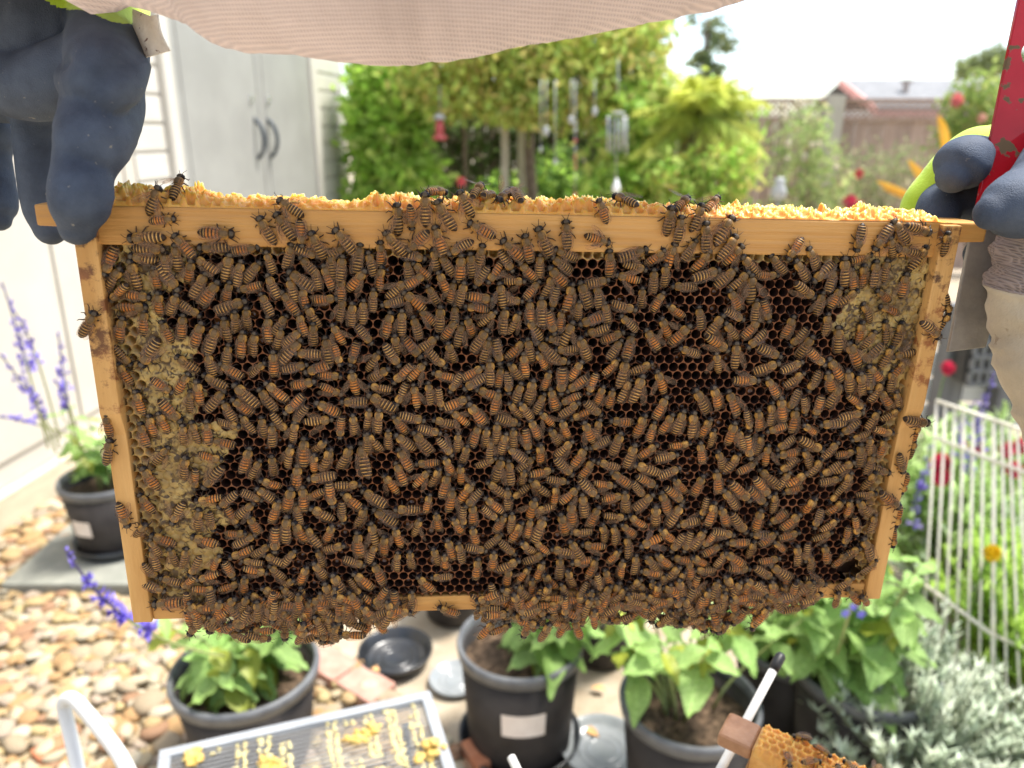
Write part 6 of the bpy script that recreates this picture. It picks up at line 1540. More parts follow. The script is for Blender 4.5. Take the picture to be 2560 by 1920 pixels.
for k, (a, s, an, h_) in enumerate(((.050, .003, 2.6, .007), (.066, .008, .4, .008), (.084, .010, 3.4, .008), (.048, .027, 1.2, .005), (.112, .010, .2, .008), (.062, .022, 5.6, .008), (.098, .005, 1.9, .009), (.078, .020, 4.4, .008))):
    Y = (ax * math.cos(an) + side * math.sin(an)).normalized(); X = Y.cross(upv).normalized(); Z = X.cross(Y)
    p = Q2(a, s, h_)
    M = Matrix(((X.x, Y.x, Z.x, p.x), (X.y, Y.y, Z.y, p.y), (X.z, Y.z, Z.z, p.z), (0, 0, 0, 1)))
    wa = [(sd, Matrix.Translation((sd * 1.15 * mm, 1.7 * mm, 1.75 * mm)) @ Matrix.Rotation(sd * (.5 if k in (2, 6) else .2), 4, 'Z') @ Matrix.Rotation(.1, 4, 'X')) for sd in (-1, 1)]
    make_bee(dict(M=M, pal=1 if k % 2 else 0, bend=k % 3, wings=wa, label=f"{COLW[1 if k % 2 else 0]} honey bee {LB2[k]}"), 'honey bees on the second frame')
# frame rest: white rods with black tips
fr = empty('frame_rest', dp(1870, 1800, .60), 'white rod frame rest with black rubber tip beside the second frame', 'frame rest')
A_, B_ = dp(1937, 1668, .60), dp(1790, 1945, .56)
b = MB(); b.tube([A_, A_.lerp(B_, .5), B_, B_ + (B_ - A_) * .6], .0034, 12); b.build('rod', MT['white_metal'], fr, smooth=True)
b = MB(); ti = (A_ - B_).normalized(); b.tube([A_ - ti * .003, A_ + ti * .002, A_ + ti * .010, A_ + ti * .0125], [.0038, .0042, .0042, .0026], 12)
b.build('rubber_tip', mat('black_rubber', (.012, .012, .013), None, rough=.45), fr, smooth=True)
A_, B_ = dp(1278, 1893, .62), dp(1310, 1960, .60)
b = MB(); b.tube([A_, B_, B_ + (B_ - A_)], .0036, 12); b.build('rod', MT['white_metal'], fr, smooth=True)

# ------------------------------------------------------------------ wire pen at the right
MT['wire'] = mat('pen_wire_cream', (0.68, 0.63, 0.52), (0.76, 0.71, 0.60), scale=40, rough=.4, spec=.5)
pen = empty('wire_pen', gp(2400, 1830), 'cream wire pen panels folded round the plants at the right', 'pen')
def pen_pt(u_bot, v_bot, u_top, v_top, z_top):
    return gp(u_bot, v_bot, .02), gp(u_top, v_top, z_top)
L0, L1 = gp(2296, 1790, .02), gp(2342, 1002, .78)
C0, C1 = gp(2478, 1985, .02), gp(2484, 1050, .78)
R0_, R1_ = gp(2800, 2140, .02), gp(2720, 1160, .78)
R1_ = gp(2640, 1105, .78)
def wire(p, q, r=.0028, name='wire'):
    b = MB(); b.tube([p, p.lerp(q, .5), q], r * 1.45, 8); b.build(name, MT['wire'], pen, smooth=True)
for (a0, a1, b0, b1, nw) in ((L0, L1, C0, C1, 7), (C0, C1, R0_, R1_, 8)):
    for k in range(nw):
        t = k / (nw - 1) if nw == 7 else (k + .15) / nw
        wire(a0.lerp(b0, t), a1.lerp(b1, t), .0023)
    for h in (.02, .40, .88, 1.0):
        wire(a0.lerp(a1, h), b0.lerp(b1, h), .0036, 'rail')

# ------------------------------------------------------------------ plants by the pen
def feathery(name, label, base, h, spread, nst, cols, leafl, m, thick=.0016, z0=0.0, part='foliage'):
    """fine-leaved shrub: many thin stems, each beset with short leaflets"""
    pl = empty(name, (base[0], base[1], z0), label, 'plant')
    b = MB(); sb = MB()
    for k in range(nst):
        a = rng.uniform(0, 6.28); rr_ = spread * math.sqrt(rng.random())
        tipv = Vector((base[0] + rr_ * math.cos(a), base[1] + rr_ * math.sin(a), z0 + h * rng.uniform(.55, 1.0) * (1.1 - .5 * rr_ / spread)))
        bs = Vector((base[0] + rr_ * .25 * math.cos(a), base[1] + rr_ * .25 * math.sin(a), z0))
        midv = bs.lerp(tipv, .5) + Vector((0, 0, h * .12))
        c = cols[k % len(cols)]
        P_ = [bs * (1 - t) ** 2 + midv * 2 * t * (1 - t) + tipv * t * t for t in np.linspace(0, 1, 9)]
        sb.tube(P_, [thick] * 9, 4, tuple(np.array(c) * .7))
        for i in range(2, 9):
            for j in range(7):
                p = P_[i - 1].lerp(P_[i], j / 7)
                aa = rng.uniform(0, 6.28); d = Vector((math.cos(aa), math.sin(aa), .7)).normalized() * leafl * rng.uniform(.6, 1.2)
                w = d.cross(Vector((.3, .2, 1))).normalized() * leafl * .19
                b.add([p - w, p + w, p + d], [(0, 1, 2)], tuple(np.array(c) * rng.uniform(.8, 1.2)))
    b.build(part, m, pl, kind='stuff'); sb.build('stems', m, pl, kind='stuff')
    return pl
MT['fine'] = mat('fine_foliage', (.85, .85, .85), (1.15, 1.15, 1.15), scale=30, rough=.65, attr=True, transl=.3)
p = gp(2250, 1990); feathery('silver_shrub', 'silvery grey feathery shrub at the bottom right corner', (p.x, p.y), .50, .26, 260, [(.48, .54, .39), (.58, .63, .49), (.52, .60, .45)], .03, MT['fine'])
p = gp(2460, 1985); feathery('silver_shrub', 'low silvery shrub behind the pen wires, bottom right edge', (p.x, p.y), .34, .22, 130, [(.48, .54, .39), (.54, .60, .45)], .028, MT['fine'])
p = gp(2560, 1760); feathery('fern_plant', 'bright green ferny plant inside the wire pen', (p.x, p.y), .62, .32, 190, [(.39, .58, .09), (.49, .68, .14), (.33, .52, .08)], .04, MT['fine'])
p = gp(2470, 1540); feathery('grey_herb', 'pale grey-green herb behind the pen rail', (p.x, p.y), .42, .36, 190, [(.52, .60, .43), (.60, .68, .51), (.45, .58, .35)], .032, MT['fine'])
p = gp(2330, 1480); feathery('green_herb', 'fresh green leafy herb left of the pen panel', (p.x, p.y), .62, .24, 130, [(.39, .55, .18), (.49, .65, .26)], .05, MT['fine'])
p = gp(2420, 1330); feathery('flowering_herb', 'green stems under the red and violet flowers behind the pen', (p.x, p.y), .55, .38, 150, [(.41, .55, .20), (.49, .63, .29), (.58, .68, .36)], .045, MT['fine'])
def bloom(name, label, c, r, col, n_=60, group=None, m=None):
    b = MB()
    for k in range(n_):
        d = Vector(rng.normal(0, 1, 3)).normalized(); q = Vector(c) + d * r
        w = d.cross(Vector((.2, .3, 1))).normalized() * r * .45; h_ = w.cross(d).normalized() * r * .45
        f_ = rng.uniform(.8, 1.15)
        b.add([q - w - d * r * .4, q - h_, q + w - d * r * .4, q + h_], [(0, 1, 2, 3)], tuple(np.array(col) * f_))
    b.tube([Vector(c), Vector(c) + Vector((0, .02, -r * 2)), Vector((c[0], c[1] + .05, max(.02, c[2] - .45)))], .003, 5, (.2, .3, .1))
    return b.build(name, MT['violet'], None, label=label, cat='flower', group=group)
for u, v, d, r, lb in ((2352, 1160, 2.35, .034, 'large crimson flower beside the right edge of the frame, upper half of the pair'), (2352, 1192, 2.34, .03, 'large crimson flower beside the right edge of the frame, lower half of the pair'), (2405, 1118, 2.6, .024, 'small red flower above the pen rail, leftmost of the row'), (2452, 1126, 2.6, .024, 'small red flower above the pen rail, middle of the row'), (2520, 1125, 2.6, .028, 'small red flower above the pen rail near the corner wire'), (2555, 1115, 2.6, .03, 'red flower cut by the right edge above the pen'), (2535, 1175, 2.5, .028, 'dark red flower low beside the right-hand wires'), (2370, 920, 3.2, .03, 'pinkish red flower behind the steel tool end')):
    bloom('red_flower', lb, dp(u, v, d), r, (.62, .03, .09), group='red flowers behind the pen')
bloom('yellow_flower', 'flat yellow flower head between the pen wires', dp(2481, 1383, 1.9), .022, (.75, .52, .01), 40)
sp = empty('violet_flower_stalks', dp(2440, 1250, 2.3), 'tall violet flower stalks between the steel tool end and the pen', 'flowers')
for pts, r in (([(2420, 1190), (2440, 1050), (2480, 960), (2505, 890)], .026), ([(2400, 1150), (2395, 1090), (2440, 1000)], .026), ([(2310, 1230), (2315, 1180), (2325, 1110)], .030), ([(2455, 1130), (2440, 1060), (2470, 1020)], .02), ([(2285, 1320), (2290, 1240), (2305, 1175)], .024)):
    spike(sp, [dp(u, v, 2.3) for u, v in pts], r, cols=((.22, .16, .55), (.30, .24, .66), (.36, .30, .60)), dens=.9)

# grey timber stand with white panel, behind the flowers
MT['grey_wood'] = mat('grey_paint_wood', (0.11, 0.11, 0.115), (0.16, 0.16, 0.165), scale=12, rough=.7, bump=.15, bscale=90, stretch=(3, 3, .4))
MT['pale_board'] = mat('pale_board', (0.62, 0.62, 0.60), (0.70, 0.70, 0.68), scale=8, rough=.7)
stn = empty('timber_stand', gp(2480, 1290), 'grey timber stand with pale boards behind the red flowers', 'stand')
yS = 3.4
for u in (2405, 2552, 2700):
    A_ = yp(u, 760, yS); B_ = Vector((A_.x, A_.y, 0))
    b = MB(); b.box((B_.x - .05, yS - .05, 0), (B_.x + .05, yS + .05, A_.z)); b.build('post', MT['grey_wood'], stn, bevel=.005)
xl, xr = yp(2330, 900, yS).x, yp(2760, 900, yS).x
for v0, v1, m_ in ((800, 850, 'grey_wood'), (880, 935, 'pale_board'), (945, 1000, 'pale_board'), (1010, 1065, 'pale_board'), (1100, 1150, 'grey_wood'), (1165, 1230, 'grey_wood'), (1245, 1300, 'grey_wood')):
    z0, z1 = yp(2480, v1, yS + .08).z, yp(2480, v0, yS + .08).z
    b = MB(); b.box((xl, yS + .055, z0), (xr, yS + .085, z1)); b.build('board', MT[m_], stn, bevel=.004)
MT['black_plastic'] = mat('crate_black', (.02, .02, .022), (.035, .035, .037), scale=20, rough=.5)
cr = empty('plastic_crate', yp(2470, 960, yS - .2), 'black plastic crate with square holes behind the steel tool end', 'crate')
x0, x1 = yp(2436, 880, yS - .2).x, yp(2545, 880, yS - .2).x
z0, z1 = yp(2480, 960, yS - .2).z, yp(2480, 822, yS - .2).z
nc = 5
for k in range(nc + 1):
    x = x0 + (x1 - x0) * k / nc
    b = MB(); b.box((x - .008, yS - .21, z0), (x + .008, yS - .19, z1)); b.build('bar', MT['grey_wood'], cr)
for k in range(nc):
    z = z0 + (z1 - z0) * k / (nc - 1)
    b = MB(); b.box((x0 - .008, yS - .2125, z - .009), (x1 + .008, yS - .1875, z + .009)); b.build('bar', MT['grey_wood'], cr)
b = MB(); b.box((x0, yS - .15, z0 - .01), (x1, yS - .06, z1)); b.build('body', MT['black_plastic'], cr)

# ------------------------------------------------------------------ back fence, neighbours, trees
MT['fence'] = mat('fence_redwood', (0.30, 0.20, 0.155), (0.40, 0.29, 0.23), scale=8, rough=.85, bump=.25, bscale=60, stretch=(3, 3, .35))
MT['fence_post'] = mat('fence_post_pale', (0.42, 0.38, 0.31), (0.50, 0.46, 0.38), scale=8, rough=.85, bump=.2, bscale=60)
YF = 8.5
def fence(x0, x1, label, posts, base_y=YF):
    fe = empty('garden_fence', ((x0 + x1) / 2, base_y, 0), label, 'fence')
    ztop = yp(2200, 246, base_y).z; zl = yp(2200, 300, base_y).z
    x = x0; k = 0
    while x < x1 - .02:
        w = min(.145, x1 - x)
        dy = rng.uniform(-.004, .004)
        b = MB(); sh = rng.uniform(.82, 1.12); b.box((x + .004, base_y + dy, .04), (x + w - .004, base_y + .02 + dy, zl - .012), (sh, sh, sh))
        b.build('board', MT['fence_v'], fe)
        x += .148
    for z0, z1 in ((ztop - .035, ztop), (zl - .010, zl + .035), (.40, .47)):
        b = MB(); b.box((x0, base_y - .035, z0), (x1, base_y + .03, z1)); b.build('rail', MT['fence'], fe, bevel=.004)
    b = MB()
    H_ = ztop - .035 - (zl + .035)
    for s_ in (1, -1):
        x = x0 - H_
        while x < x1:
            t0 = max(0, (x0 - x) / H_); t1 = min(1, (x1 - x) / H_)
            if t1 > t0 + .05:
                za, zb_ = zl + .035 + t0 * H_, zl + .035 + t1 * H_
                xa, xb = x + t0 * H_, x + t1 * H_
                if s_ < 0: xa, xb = x0 + x1 - xa, x0 + x1 - xb
                yy = base_y - .004 * s_
                b.add([(xa - .014, yy, za), (xa + .014, yy, za), (xb + .014, yy, zb_), (xb - .014, yy, zb_)], [(0, 1, 2, 3)])
            x += .062
    b.build('lattice', MT['fence'], fe, kind='stuff')
    for xp, w in posts:
        b = MB(); b.box((xp - w / 2, base_y - .07, 0), (xp + w / 2, base_y + .05, ztop + .03)); b.build('post', MT['fence_post'], fe, bevel=.006)
    return fe
MT['fence_v'] = mat('fence_board', (0.30, 0.21, 0.16), (0.42, 0.31, 0.25), scale=9, rough=.88, attr=True, bump=.25, bscale=60, stretch=(3, 3, .35))
xa, xb, xc = yp(1700, 250, YF).x, yp(2090, 250, YF).x, yp(2560, 250, YF).x
fence(xa, xb - .1, 'weathered board fence with lattice top behind the white rose bush', [(xb - .02, .19)])
fence(xb + .09, xc + .8, 'weathered board fence panel with lattice top below the grey roof', [(xc + .5, .12)])
fence(-1.6, xa - .005, 'shaded board fence behind the hanging vines', [(yp(1268, 400, YF).x, .10)], YF)

# neighbour's house far behind
hs = empty('neighbour_house', (11.5, 32, 0), 'low house with grey shingle roof and pink fascia beyond the fence', 'house')
Yh = 30.0
def hp(u, v): return yp(u, v, Yh)
rl, rr2 = hp(2108, 199), hp(2500, 186)
el, er = yp(2086, 246, Yh - 2.4), yp(2560, 225, Yh - 2.4)
MT['roof'] = mat('roof_shingle', (0.17, 0.175, 0.185), (0.24, 0.245, 0.25), scale=4, detail=8, rough=.9, bump=.3, bscale=14)
b = MB(); zr = rl.z
b.add([(rl.x, Yh, zr), (rr2.x + 4, Yh, zr), (rr2.x + 4, Yh - 3.2, zr - 1.05), (rl.x - .1, Yh - 3.2, zr - 1.05), (rl.x, Yh, zr - .12), (rr2.x + 4, Yh, zr - .12), (rr2.x + 4, Yh - 3.2, zr - 1.17), (rl.x - .1, Yh - 3.2, zr - 1.17)],
      [(0, 3, 2, 1), (4, 5, 6, 7), (0, 1, 5, 4), (3, 7, 6, 2), (0, 4, 7, 3), (1, 2, 6, 5)])
b.add([(rl.x, Yh + .01, zr), (rr2.x + 4, Yh + .01, zr), (rr2.x + 4, Yh + 3.2, zr - 1.05), (rl.x, Yh + 3.2, zr - 1.05)], [(0, 1, 2, 3)])
rf = b.build('roof', MT['roof'], hs)
b = MB(); b.tube([(rl.x + 1.6, Yh - 1.5, zr - .6), (rl.x + 1.6, Yh - 1.5, zr - .2)], .10, 10); b.box((rl.x + 1.45, Yh - 1.65, zr - .2), (rl.x + 1.75, Yh - 1.35, zr - .12))
b.build('vent', mat('roof_vent', (.35, .30, .27), None, rough=.6), rf)
b = MB(); b.box((rl.x + .12, Yh - 2.9, 0), (rr2.x + 4, Yh + 2.9, zr - 1.10)); b.build('wall', mat('house_wall', (.66, .64, .60), (.72, .70, .66), scale=2, rough=.85), hs)
MT['pink'] = mat('pink_fascia', (.62, .30, .27), (.68, .36, .32), scale=5, rough=.7)
b = MB(); b.add([(rl.x - .14, Yh - 3.25, zr - 1.28), (rl.x - .14, Yh - 3.25, zr - 1.03), (rl.x - .14, Yh, zr + .04), (rl.x - .14, Yh, zr - .24), (rl.x - .04, Yh - 3.25, zr - 1.28), (rl.x - .04, Yh - 3.25, zr - 1.03), (rl.x - .04, Yh, zr + .04), (rl.x - .04, Yh, zr - .24)], [(0, 1, 2, 3), (7, 6, 5, 4), (0, 4, 5, 1), (1, 5, 6, 2), (2, 6, 7, 3), (3, 7, 4, 0)])
b.build('gable_fascia', MT['pink'], hs)
b = MB(); b.box((rl.x - .1, Yh - 3.28, zr - 1.30), (rl.x + 2.4, Yh - 3.2, zr - 1.16)); b.build('fascia', MT['pink'], hs)
b = MB(); b.box((rl.x + 2.4, Yh - 3.28, zr - 1.30), (rr2.x + 4, Yh - 3.2, zr - 1.16)); b.build('gutter', MT['pale_board'], hs)
h2 = empty('neighbour_house', yp(1600, 240, 20), 'scrap of grey roof with red brick below, behind the tree canopy', 'house')
q = yp(1600, 205, 20); b = MB(); b.add([(q.x - .5, 20, q.z - .25), (q.x + .8, 20, q.z - .25), (q.x + .8, 21, q.z + .18), (q.x - .5, 21, q.z + .18)], [(0, 1, 2, 3)]); b.box((q.x - .5, 20.02, q.z - .32), (q.x + .8, 20.1, q.z - .255)); b.build('roof', MT['roof'], h2)
b = MB(); b.box((q.x - .4, 20.12, 0), (q.x + .7, 22, q.z - .33)); b.build('wall', MT['brick'], h2)

# ---- foliage
MT['foliage'] = mat('tree_leaf', (.8, .8, .8), (1.2, 1.2, 1.2), scale=3, rough=.6, spec=.2, attr=True, transl=.5)
MT['bark'] = mat('bark', (0.10, 0.075, 0.055), (0.20, 0.155, 0.12), scale=25, rough=.9, bump=.4, bscale=90)
def crown_mesh(blobs, n_, leaf, cols, shape=(1.0, .5), hang=0.0, core=.55):
    """leaf-sized bent blades scattered over and inside overlapping clumps"""
    b = MB()
    w_ = np.array([q[3] * q[4] * q[5] for q in blobs]) ** .7; w_ /= w_.sum()
    ids = rng.choice(len(blobs), n_, p=w_)
    vs_, fs_, cs_ = [], [], []
    for i in ids:
        cx, cy, cz, rx, ry, rz = blobs[i]
        d = rng.normal(0, 1, 3); d /= np.linalg.norm(d)
        r = rng.uniform(core, 1.1) ** .8 if rng.random() < .82 else rng.uniform(.1, 1.45)
        k = 1 + .55 * mnoise.noise((cx + d[0] * 2, cy + d[1] * 2, cz + d[2] * 2))
        p = np.array((cx + d[0] * rx * r * k, cy + d[1] * ry * r * k, cz + d[2] * rz * r * k))
        a = rng.normal(0, 1, 3); a[2] -= hang; a /= np.linalg.norm(a)
        s = np.cross(a, rng.normal(0, 1, 3)); s /= np.linalg.norm(s) + 1e-9
        nrm = np.cross(a, s)
        L = leaf * rng.uniform(.6, 1.3); W = L * shape[1]
        o = len(vs_)
        vs_ += [p, p + a * L * .45 + s * W * .5 + nrm * L * .06, p + a * L, p + a * L * .45 - s * W * .5 + nrm * L * .06]
        fs_.append((o, o + 1, o + 2, o + 3))
        c = np.array(cols[int(rng.integers(0, len(cols)))]) * rng.uniform(.75, 1.25)
        cs_.append(tuple(c))
    b.add(np.array(vs_), fs_, np.array(cs_))
    return b
def tree(name, label, base, trunk_top, blobs, n_, leaf, cols, tr=.06, cat='tree', limbs=True, group=None, hang=0.0, shape=(1, .5)):
    t = empty(name, tuple(base), label, cat, group)
    b = MB(); B_, T_ = Vector(base), Vector(trunk_top)
    b.tube([B_, B_.lerp(T_, .35) + Vector((tr * .4, 0, 0)), B_.lerp(T_, .7) - Vector((tr * .4, 0, 0)), T_], [tr, tr * .8, tr * .65, tr * .5], 9)
    if limbs:
        for q in blobs[:9]:
            c = Vector(q[:3])
            b.tube([B_.lerp(T_, .8), T_.lerp(c, .5) + Vector((0, 0, .05)), c], [tr * .45, tr * .3, tr * .12], 6)
    b.build('trunk', MT['bark'], t, smooth=True)
    crown_mesh(blobs, n_, leaf, cols, hang=hang, shape=shape).build('crown', MT['foliage'], t)
    return t
def pb(u, v, y_, wpx, hpx, dep):
    """clump from its photo place and size at distance y_"""
    c = yp(u, v, y_); k = y_ / ray(u, v).y / F
    return (c.x, c.y, c.z, wpx * k / 2, dep, hpx * k / 2)
G1 = [(.35, .57, .09), (.46, .65, .13), (.25, .43, .07), (.54, .66, .19), (.39, .58, .13)]
G2 = [(.51, .61, .13), (.61, .66, .19), (.43, .57, .14), (.65, .61, .19), (.38, .51, .13), (.62, .52, .19)]
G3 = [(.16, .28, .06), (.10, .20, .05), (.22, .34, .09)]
G4 = [(.15, .22, .07), (.11, .16, .06), (.20, .26, .10), (.17, .14, .09)]  # dark greens and brown carrying the shade under the canopy
# leafy shrub beside the shed
y_ = 7.2
g0 = yp(960, 700, y_)
tree('vine_shrub', 'bright green leafy shrub filling the gap beside the shed', (g0.x, y_, 0), (g0.x, y_, 1.2),
     [pb(925, 210, y_, 110, 180, .3), pb(975, 300, y_, 190, 200, .35), pb(955, 400, y_, 150, 180, .3), pb(1020, 420, y_, 150, 150, .3), pb(985, 520, y_, 190, 180, .35), pb(1010, 230, y_, 150, 150, .3), pb(912, 330, y_, 70, 240, .25), pb(970, 640, y_, 200, 200, .3), pb(925, 500, y_, 90, 180, .25)],
     6500, .12, G1, tr=.04, cat='shrub', shape=(1, .6))
# canopy hanging over the ornaments
y_ = 6.9
g0 = yp(1330, 700, y_)
tree('canopy_tree', 'broad yellow-green tree canopy over the hanging garden ornaments', (g0.x, y_ + .5, 0), (g0.x, y_ + .4, 1.9),
     [pb(1080, 180, y_, 220, 150, .45), pb(1180, 150, y_, 240, 170, .5), pb(1300, 190, y_, 260, 200, .5), pb(1420, 170, y_, 260, 210, .5), pb(1530, 180, y_, 220, 190, .5), pb(1600, 120, y_, 130, 130, .4), pb(1240, 60, y_, 380, 200, .6), pb(1450, 60, y_, 320, 180, .6), pb(1130, 250, y_, 160, 90, .4), pb(1380, 260, y_, 220, 110, .45), pb(1510, 275, y_, 160, 110, .4), pb(1260, 270, y_, 160, 80, .4), pb(1560, 60, y_, 220, 120, .4), pb(1625, 200, y_, 60, 90, .3)],
     15000, .085, G2, tr=.07, hang=.6)
# undergrowth, and dark leaves added over the fence to stand for canopy shade
tree('shade_leaf_screen', 'dark ivy over the fence in the shade under the canopy', (yp(1300, 700, 8.2).x, 8.2, 0), (yp(1300, 420, 8.2).x, 8.2, 1.2),
     [pb(u_, v_, 8.15, 150, 120, .12) for u_ in (1100, 1190, 1290, 1390, 1480, 1570, 1660) for v_ in (300, 390, 480)], 5200, .10, G4, tr=.04, cat='shade foliage', limbs=False)
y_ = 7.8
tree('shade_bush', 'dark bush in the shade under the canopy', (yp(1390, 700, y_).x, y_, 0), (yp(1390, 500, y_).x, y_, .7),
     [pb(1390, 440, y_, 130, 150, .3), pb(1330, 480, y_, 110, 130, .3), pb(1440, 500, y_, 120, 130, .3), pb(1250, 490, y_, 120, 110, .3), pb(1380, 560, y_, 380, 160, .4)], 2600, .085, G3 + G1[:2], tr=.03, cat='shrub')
tree('shade_bush', 'broad-leaved bush under the wind chimes', (yp(1560, 700, 6.6).x, 6.6, 0), (yp(1560, 500, 6.6).x, 6.6, .8),
     [pb(1555, 430, 6.6, 150, 170, .3), pb(1610, 360, 6.6, 120, 180, .3), pb(1590, 280, 6.6, 130, 130, .3), pb(1520, 480, 6.6, 140, 130, .3), pb(1620, 470, 6.6, 120, 150, .3), pb(1560, 570, 6.6, 220, 150, .3)], 3400, .11, G1 + G2[:2], tr=.03, cat='shrub', shape=(1, .65))
# palm
y_ = 6.3
pc = yp(1745, 300, y_)
pm = empty('palm_tree', (pc.x, y_, 0), 'yellow-green palm with drooping tan dead fronds', 'tree')
b = MB(); b.tube([(pc.x, y_, 0), (pc.x + .02, y_, .7), (pc.x, y_, pc.z)], [.10, .085, .07], 12); b.build('trunk', MT['bark'], pm, smooth=True)
for k in range(48):
    dead = k % 7 == 3
    a = k * 2.399
    el_ = rng.uniform(-.9, -.25) if dead else rng.uniform(-.45, 1.15)
    L = rng.uniform(.42, .64) if not dead else rng.uniform(.30, .42)
    d = Vector((math.cos(a) * math.cos(el_), math.sin(a) * math.cos(el_), math.sin(el_)))
    base_ = Vector((pc.x, y_, pc.z + (-.06 if dead else .05)))
    P_ = []
    for t in np.linspace(0, 1, 9):
        P_.append(base_ + d * (L * t) + Vector((0, 0, -.34 * L * t * t * (1.8 if dead else 1.2))))
    b = MB(); b.tube(P_, [.008 * (1 - .8 * t) for t in np.linspace(0, 1, 9)], 5, (.30, .34, .10))
    sidev = d.cross(Vector((0, 0, 1)))
    sidev = sidev.normalized() if sidev.length > .1 else Vector((1, 0, 0))
    for i in range(1, 9):
        for j in range(6):
            p = P_[i - 1].lerp(P_[i], j / 6)
            t = (i - 1 + j / 6) / 8
            ln_ = .20 * math.sin(math.pi * min(.95, t * .85 + .12))
            for s_ in (-1, 1):
                q = p + sidev * (s_ * ln_ * rng.uniform(.5, .9)) + d * (ln_ * rng.uniform(.35, .8)) + Vector((0, 0, -ln_ * rng.uniform(.2, 1.0)))
                w = d * .013
                c = np.array((.52, .39, .22) if dead else ((.58, .62, .14) if k % 3 else (.46, .56, .13))) * rng.uniform(.85, 1.15)
                b.add([p - w, p + w, q], [(0, 1, 2)], tuple(c))
    b.build('frond', MT['foliage'], pm)
crown_mesh([pb(1790, 290, 6.5, 170, 130, .2), pb(1720, 270, 6.5, 150, 120, .2), pb(1850, 340, 6.5, 110, 120, .2), pb(1790, 450, 5.9, 150, 130, .2), pb(1850, 420, 5.9, 110, 120, .2), pb(1760, 540, 5.9, 240, 120, .25), pb(1700, 470, 5.9, 110, 110, .2), pb(1660, 430, 5.9, 90, 110, .15), pb(1740, 410, 5.9, 90, 70, .15)], 2900, .08, G1 + G2, shape=(1, .5)).build('foliage', MT['foliage'], tag(empty('low_shrub', (yp(1800, 600, y_).x, y_, 0)), 'bright yellow-green shrub growing up round the palm', 'shrub'))
# white rose bush and neighbours
y_ = 7.0
tree('rose_bush', 'rose bush with white blooms in front of the fence post', (yp(2020, 700, y_).x, y_, 0), (yp(2020, 480, y_).x, y_, .6),
     [pb(2025, 300, y_, 110, 90, .2), pb(2000, 360, y_, 140, 110, .25), pb(2050, 380, y_, 120, 110, .25), pb(1990, 440, y_, 150, 110, .25), pb(2070, 450, y_, 140, 110, .25), pb(2030, 530, y_, 220, 140, .3)], 1700, .06, [(.36, .46, .17), (.46, .54, .23), (.28, .38, .13), (.50, .48, .24)], tr=.03, cat='shrub')
kk = y_ / F
for i, (u, v, r) in enumerate(((1955, 268, .05), (1962, 295, .045), (1937, 320, .045), (1996, 258, .06), (2030, 362, .035), (2045, 360, .035), (1970, 360, .035), (1968, 398, .035), (2012, 393, .04), (2090, 420, .035))):
    bloom('rose_bloom', ['white rose high on the left of the bush', 'white rose below the topmost left bloom', 'white rose at the far left of the bush', 'cream rose topmost on the bush', 'small white rose, left of a close pair', 'small white rose, right of a close pair', 'white rose mid-left in the bush', 'white rose low on the left of the bush', 'white rose low in the middle of the bush', 'pink-tinged rose low on the right of the bush'][i], yp(u, v, y_ - .28), r * .8, (.75, .70, .58), 30, 'white roses')
tree('fence_bush', 'grassy pale bush in front of the fence boards', (yp(2180, 700, 7.4).x, 7.4, 0), (yp(2180, 520, 7.4).x, 7.4, .5),
     [pb(2150, 430, 7.4, 160, 110, .25), pb(2220, 460, 7.4, 170, 120, .25), pb(2130, 500, 7.4, 170, 110, .25), pb(2260, 400, 7.4, 120, 90, .2), pb(2200, 560, 7.4, 300, 120, .3)], 1500, .09, [(.32, .36, .17), (.37, .40, .21), (.25, .32, .14), (.40, .37, .23)], tr=.03, cat='shrub', shape=(1, .22))
tree('flowering_bush', 'bush with pink blooms left of the red hive tool', (yp(2430, 700, 6.8).x, 6.8, 0), (yp(2430, 420, 6.8).x, 6.8, 1.0),
     [pb(2410, 270, 6.8, 110, 110, .25), pb(2460, 230, 6.8, 110, 100, .25), pb(2440, 330, 6.8, 150, 120, .3), pb(2380, 340, 6.8, 90, 100, .2), pb(2500, 300, 6.8, 120, 160, .3), pb(2430, 430, 6.8, 200, 140, .3)], 3200, .06, [(.27, .37, .09), (.35, .42, .13), (.22, .32, .08), (.39, .40, .14)], tr=.035, cat='shrub')
for i, (u, v, r, c) in enumerate(((2392, 250, .055, (.72, .22, .22)), (2455, 295, .04, (.75, .45, .36)), (2148, 435, .04, (.62, .12, .12)), (2125, 505, .06, (.62, .05, .12)), (2150, 515, .04, (.6, .16, .08)))):
    bloom('pink_flower', ['large coral bloom at the top left of the pink-flowered bush', 'pale pink bloom inside the pink-flowered bush', 'small red bloom among the pale grass', 'crimson bloom just above the wax ridge', 'orange-red bloom beside the crimson one'][i], yp(u, v, 6.5), r, c, 36, 'pink and red blooms by the fence')
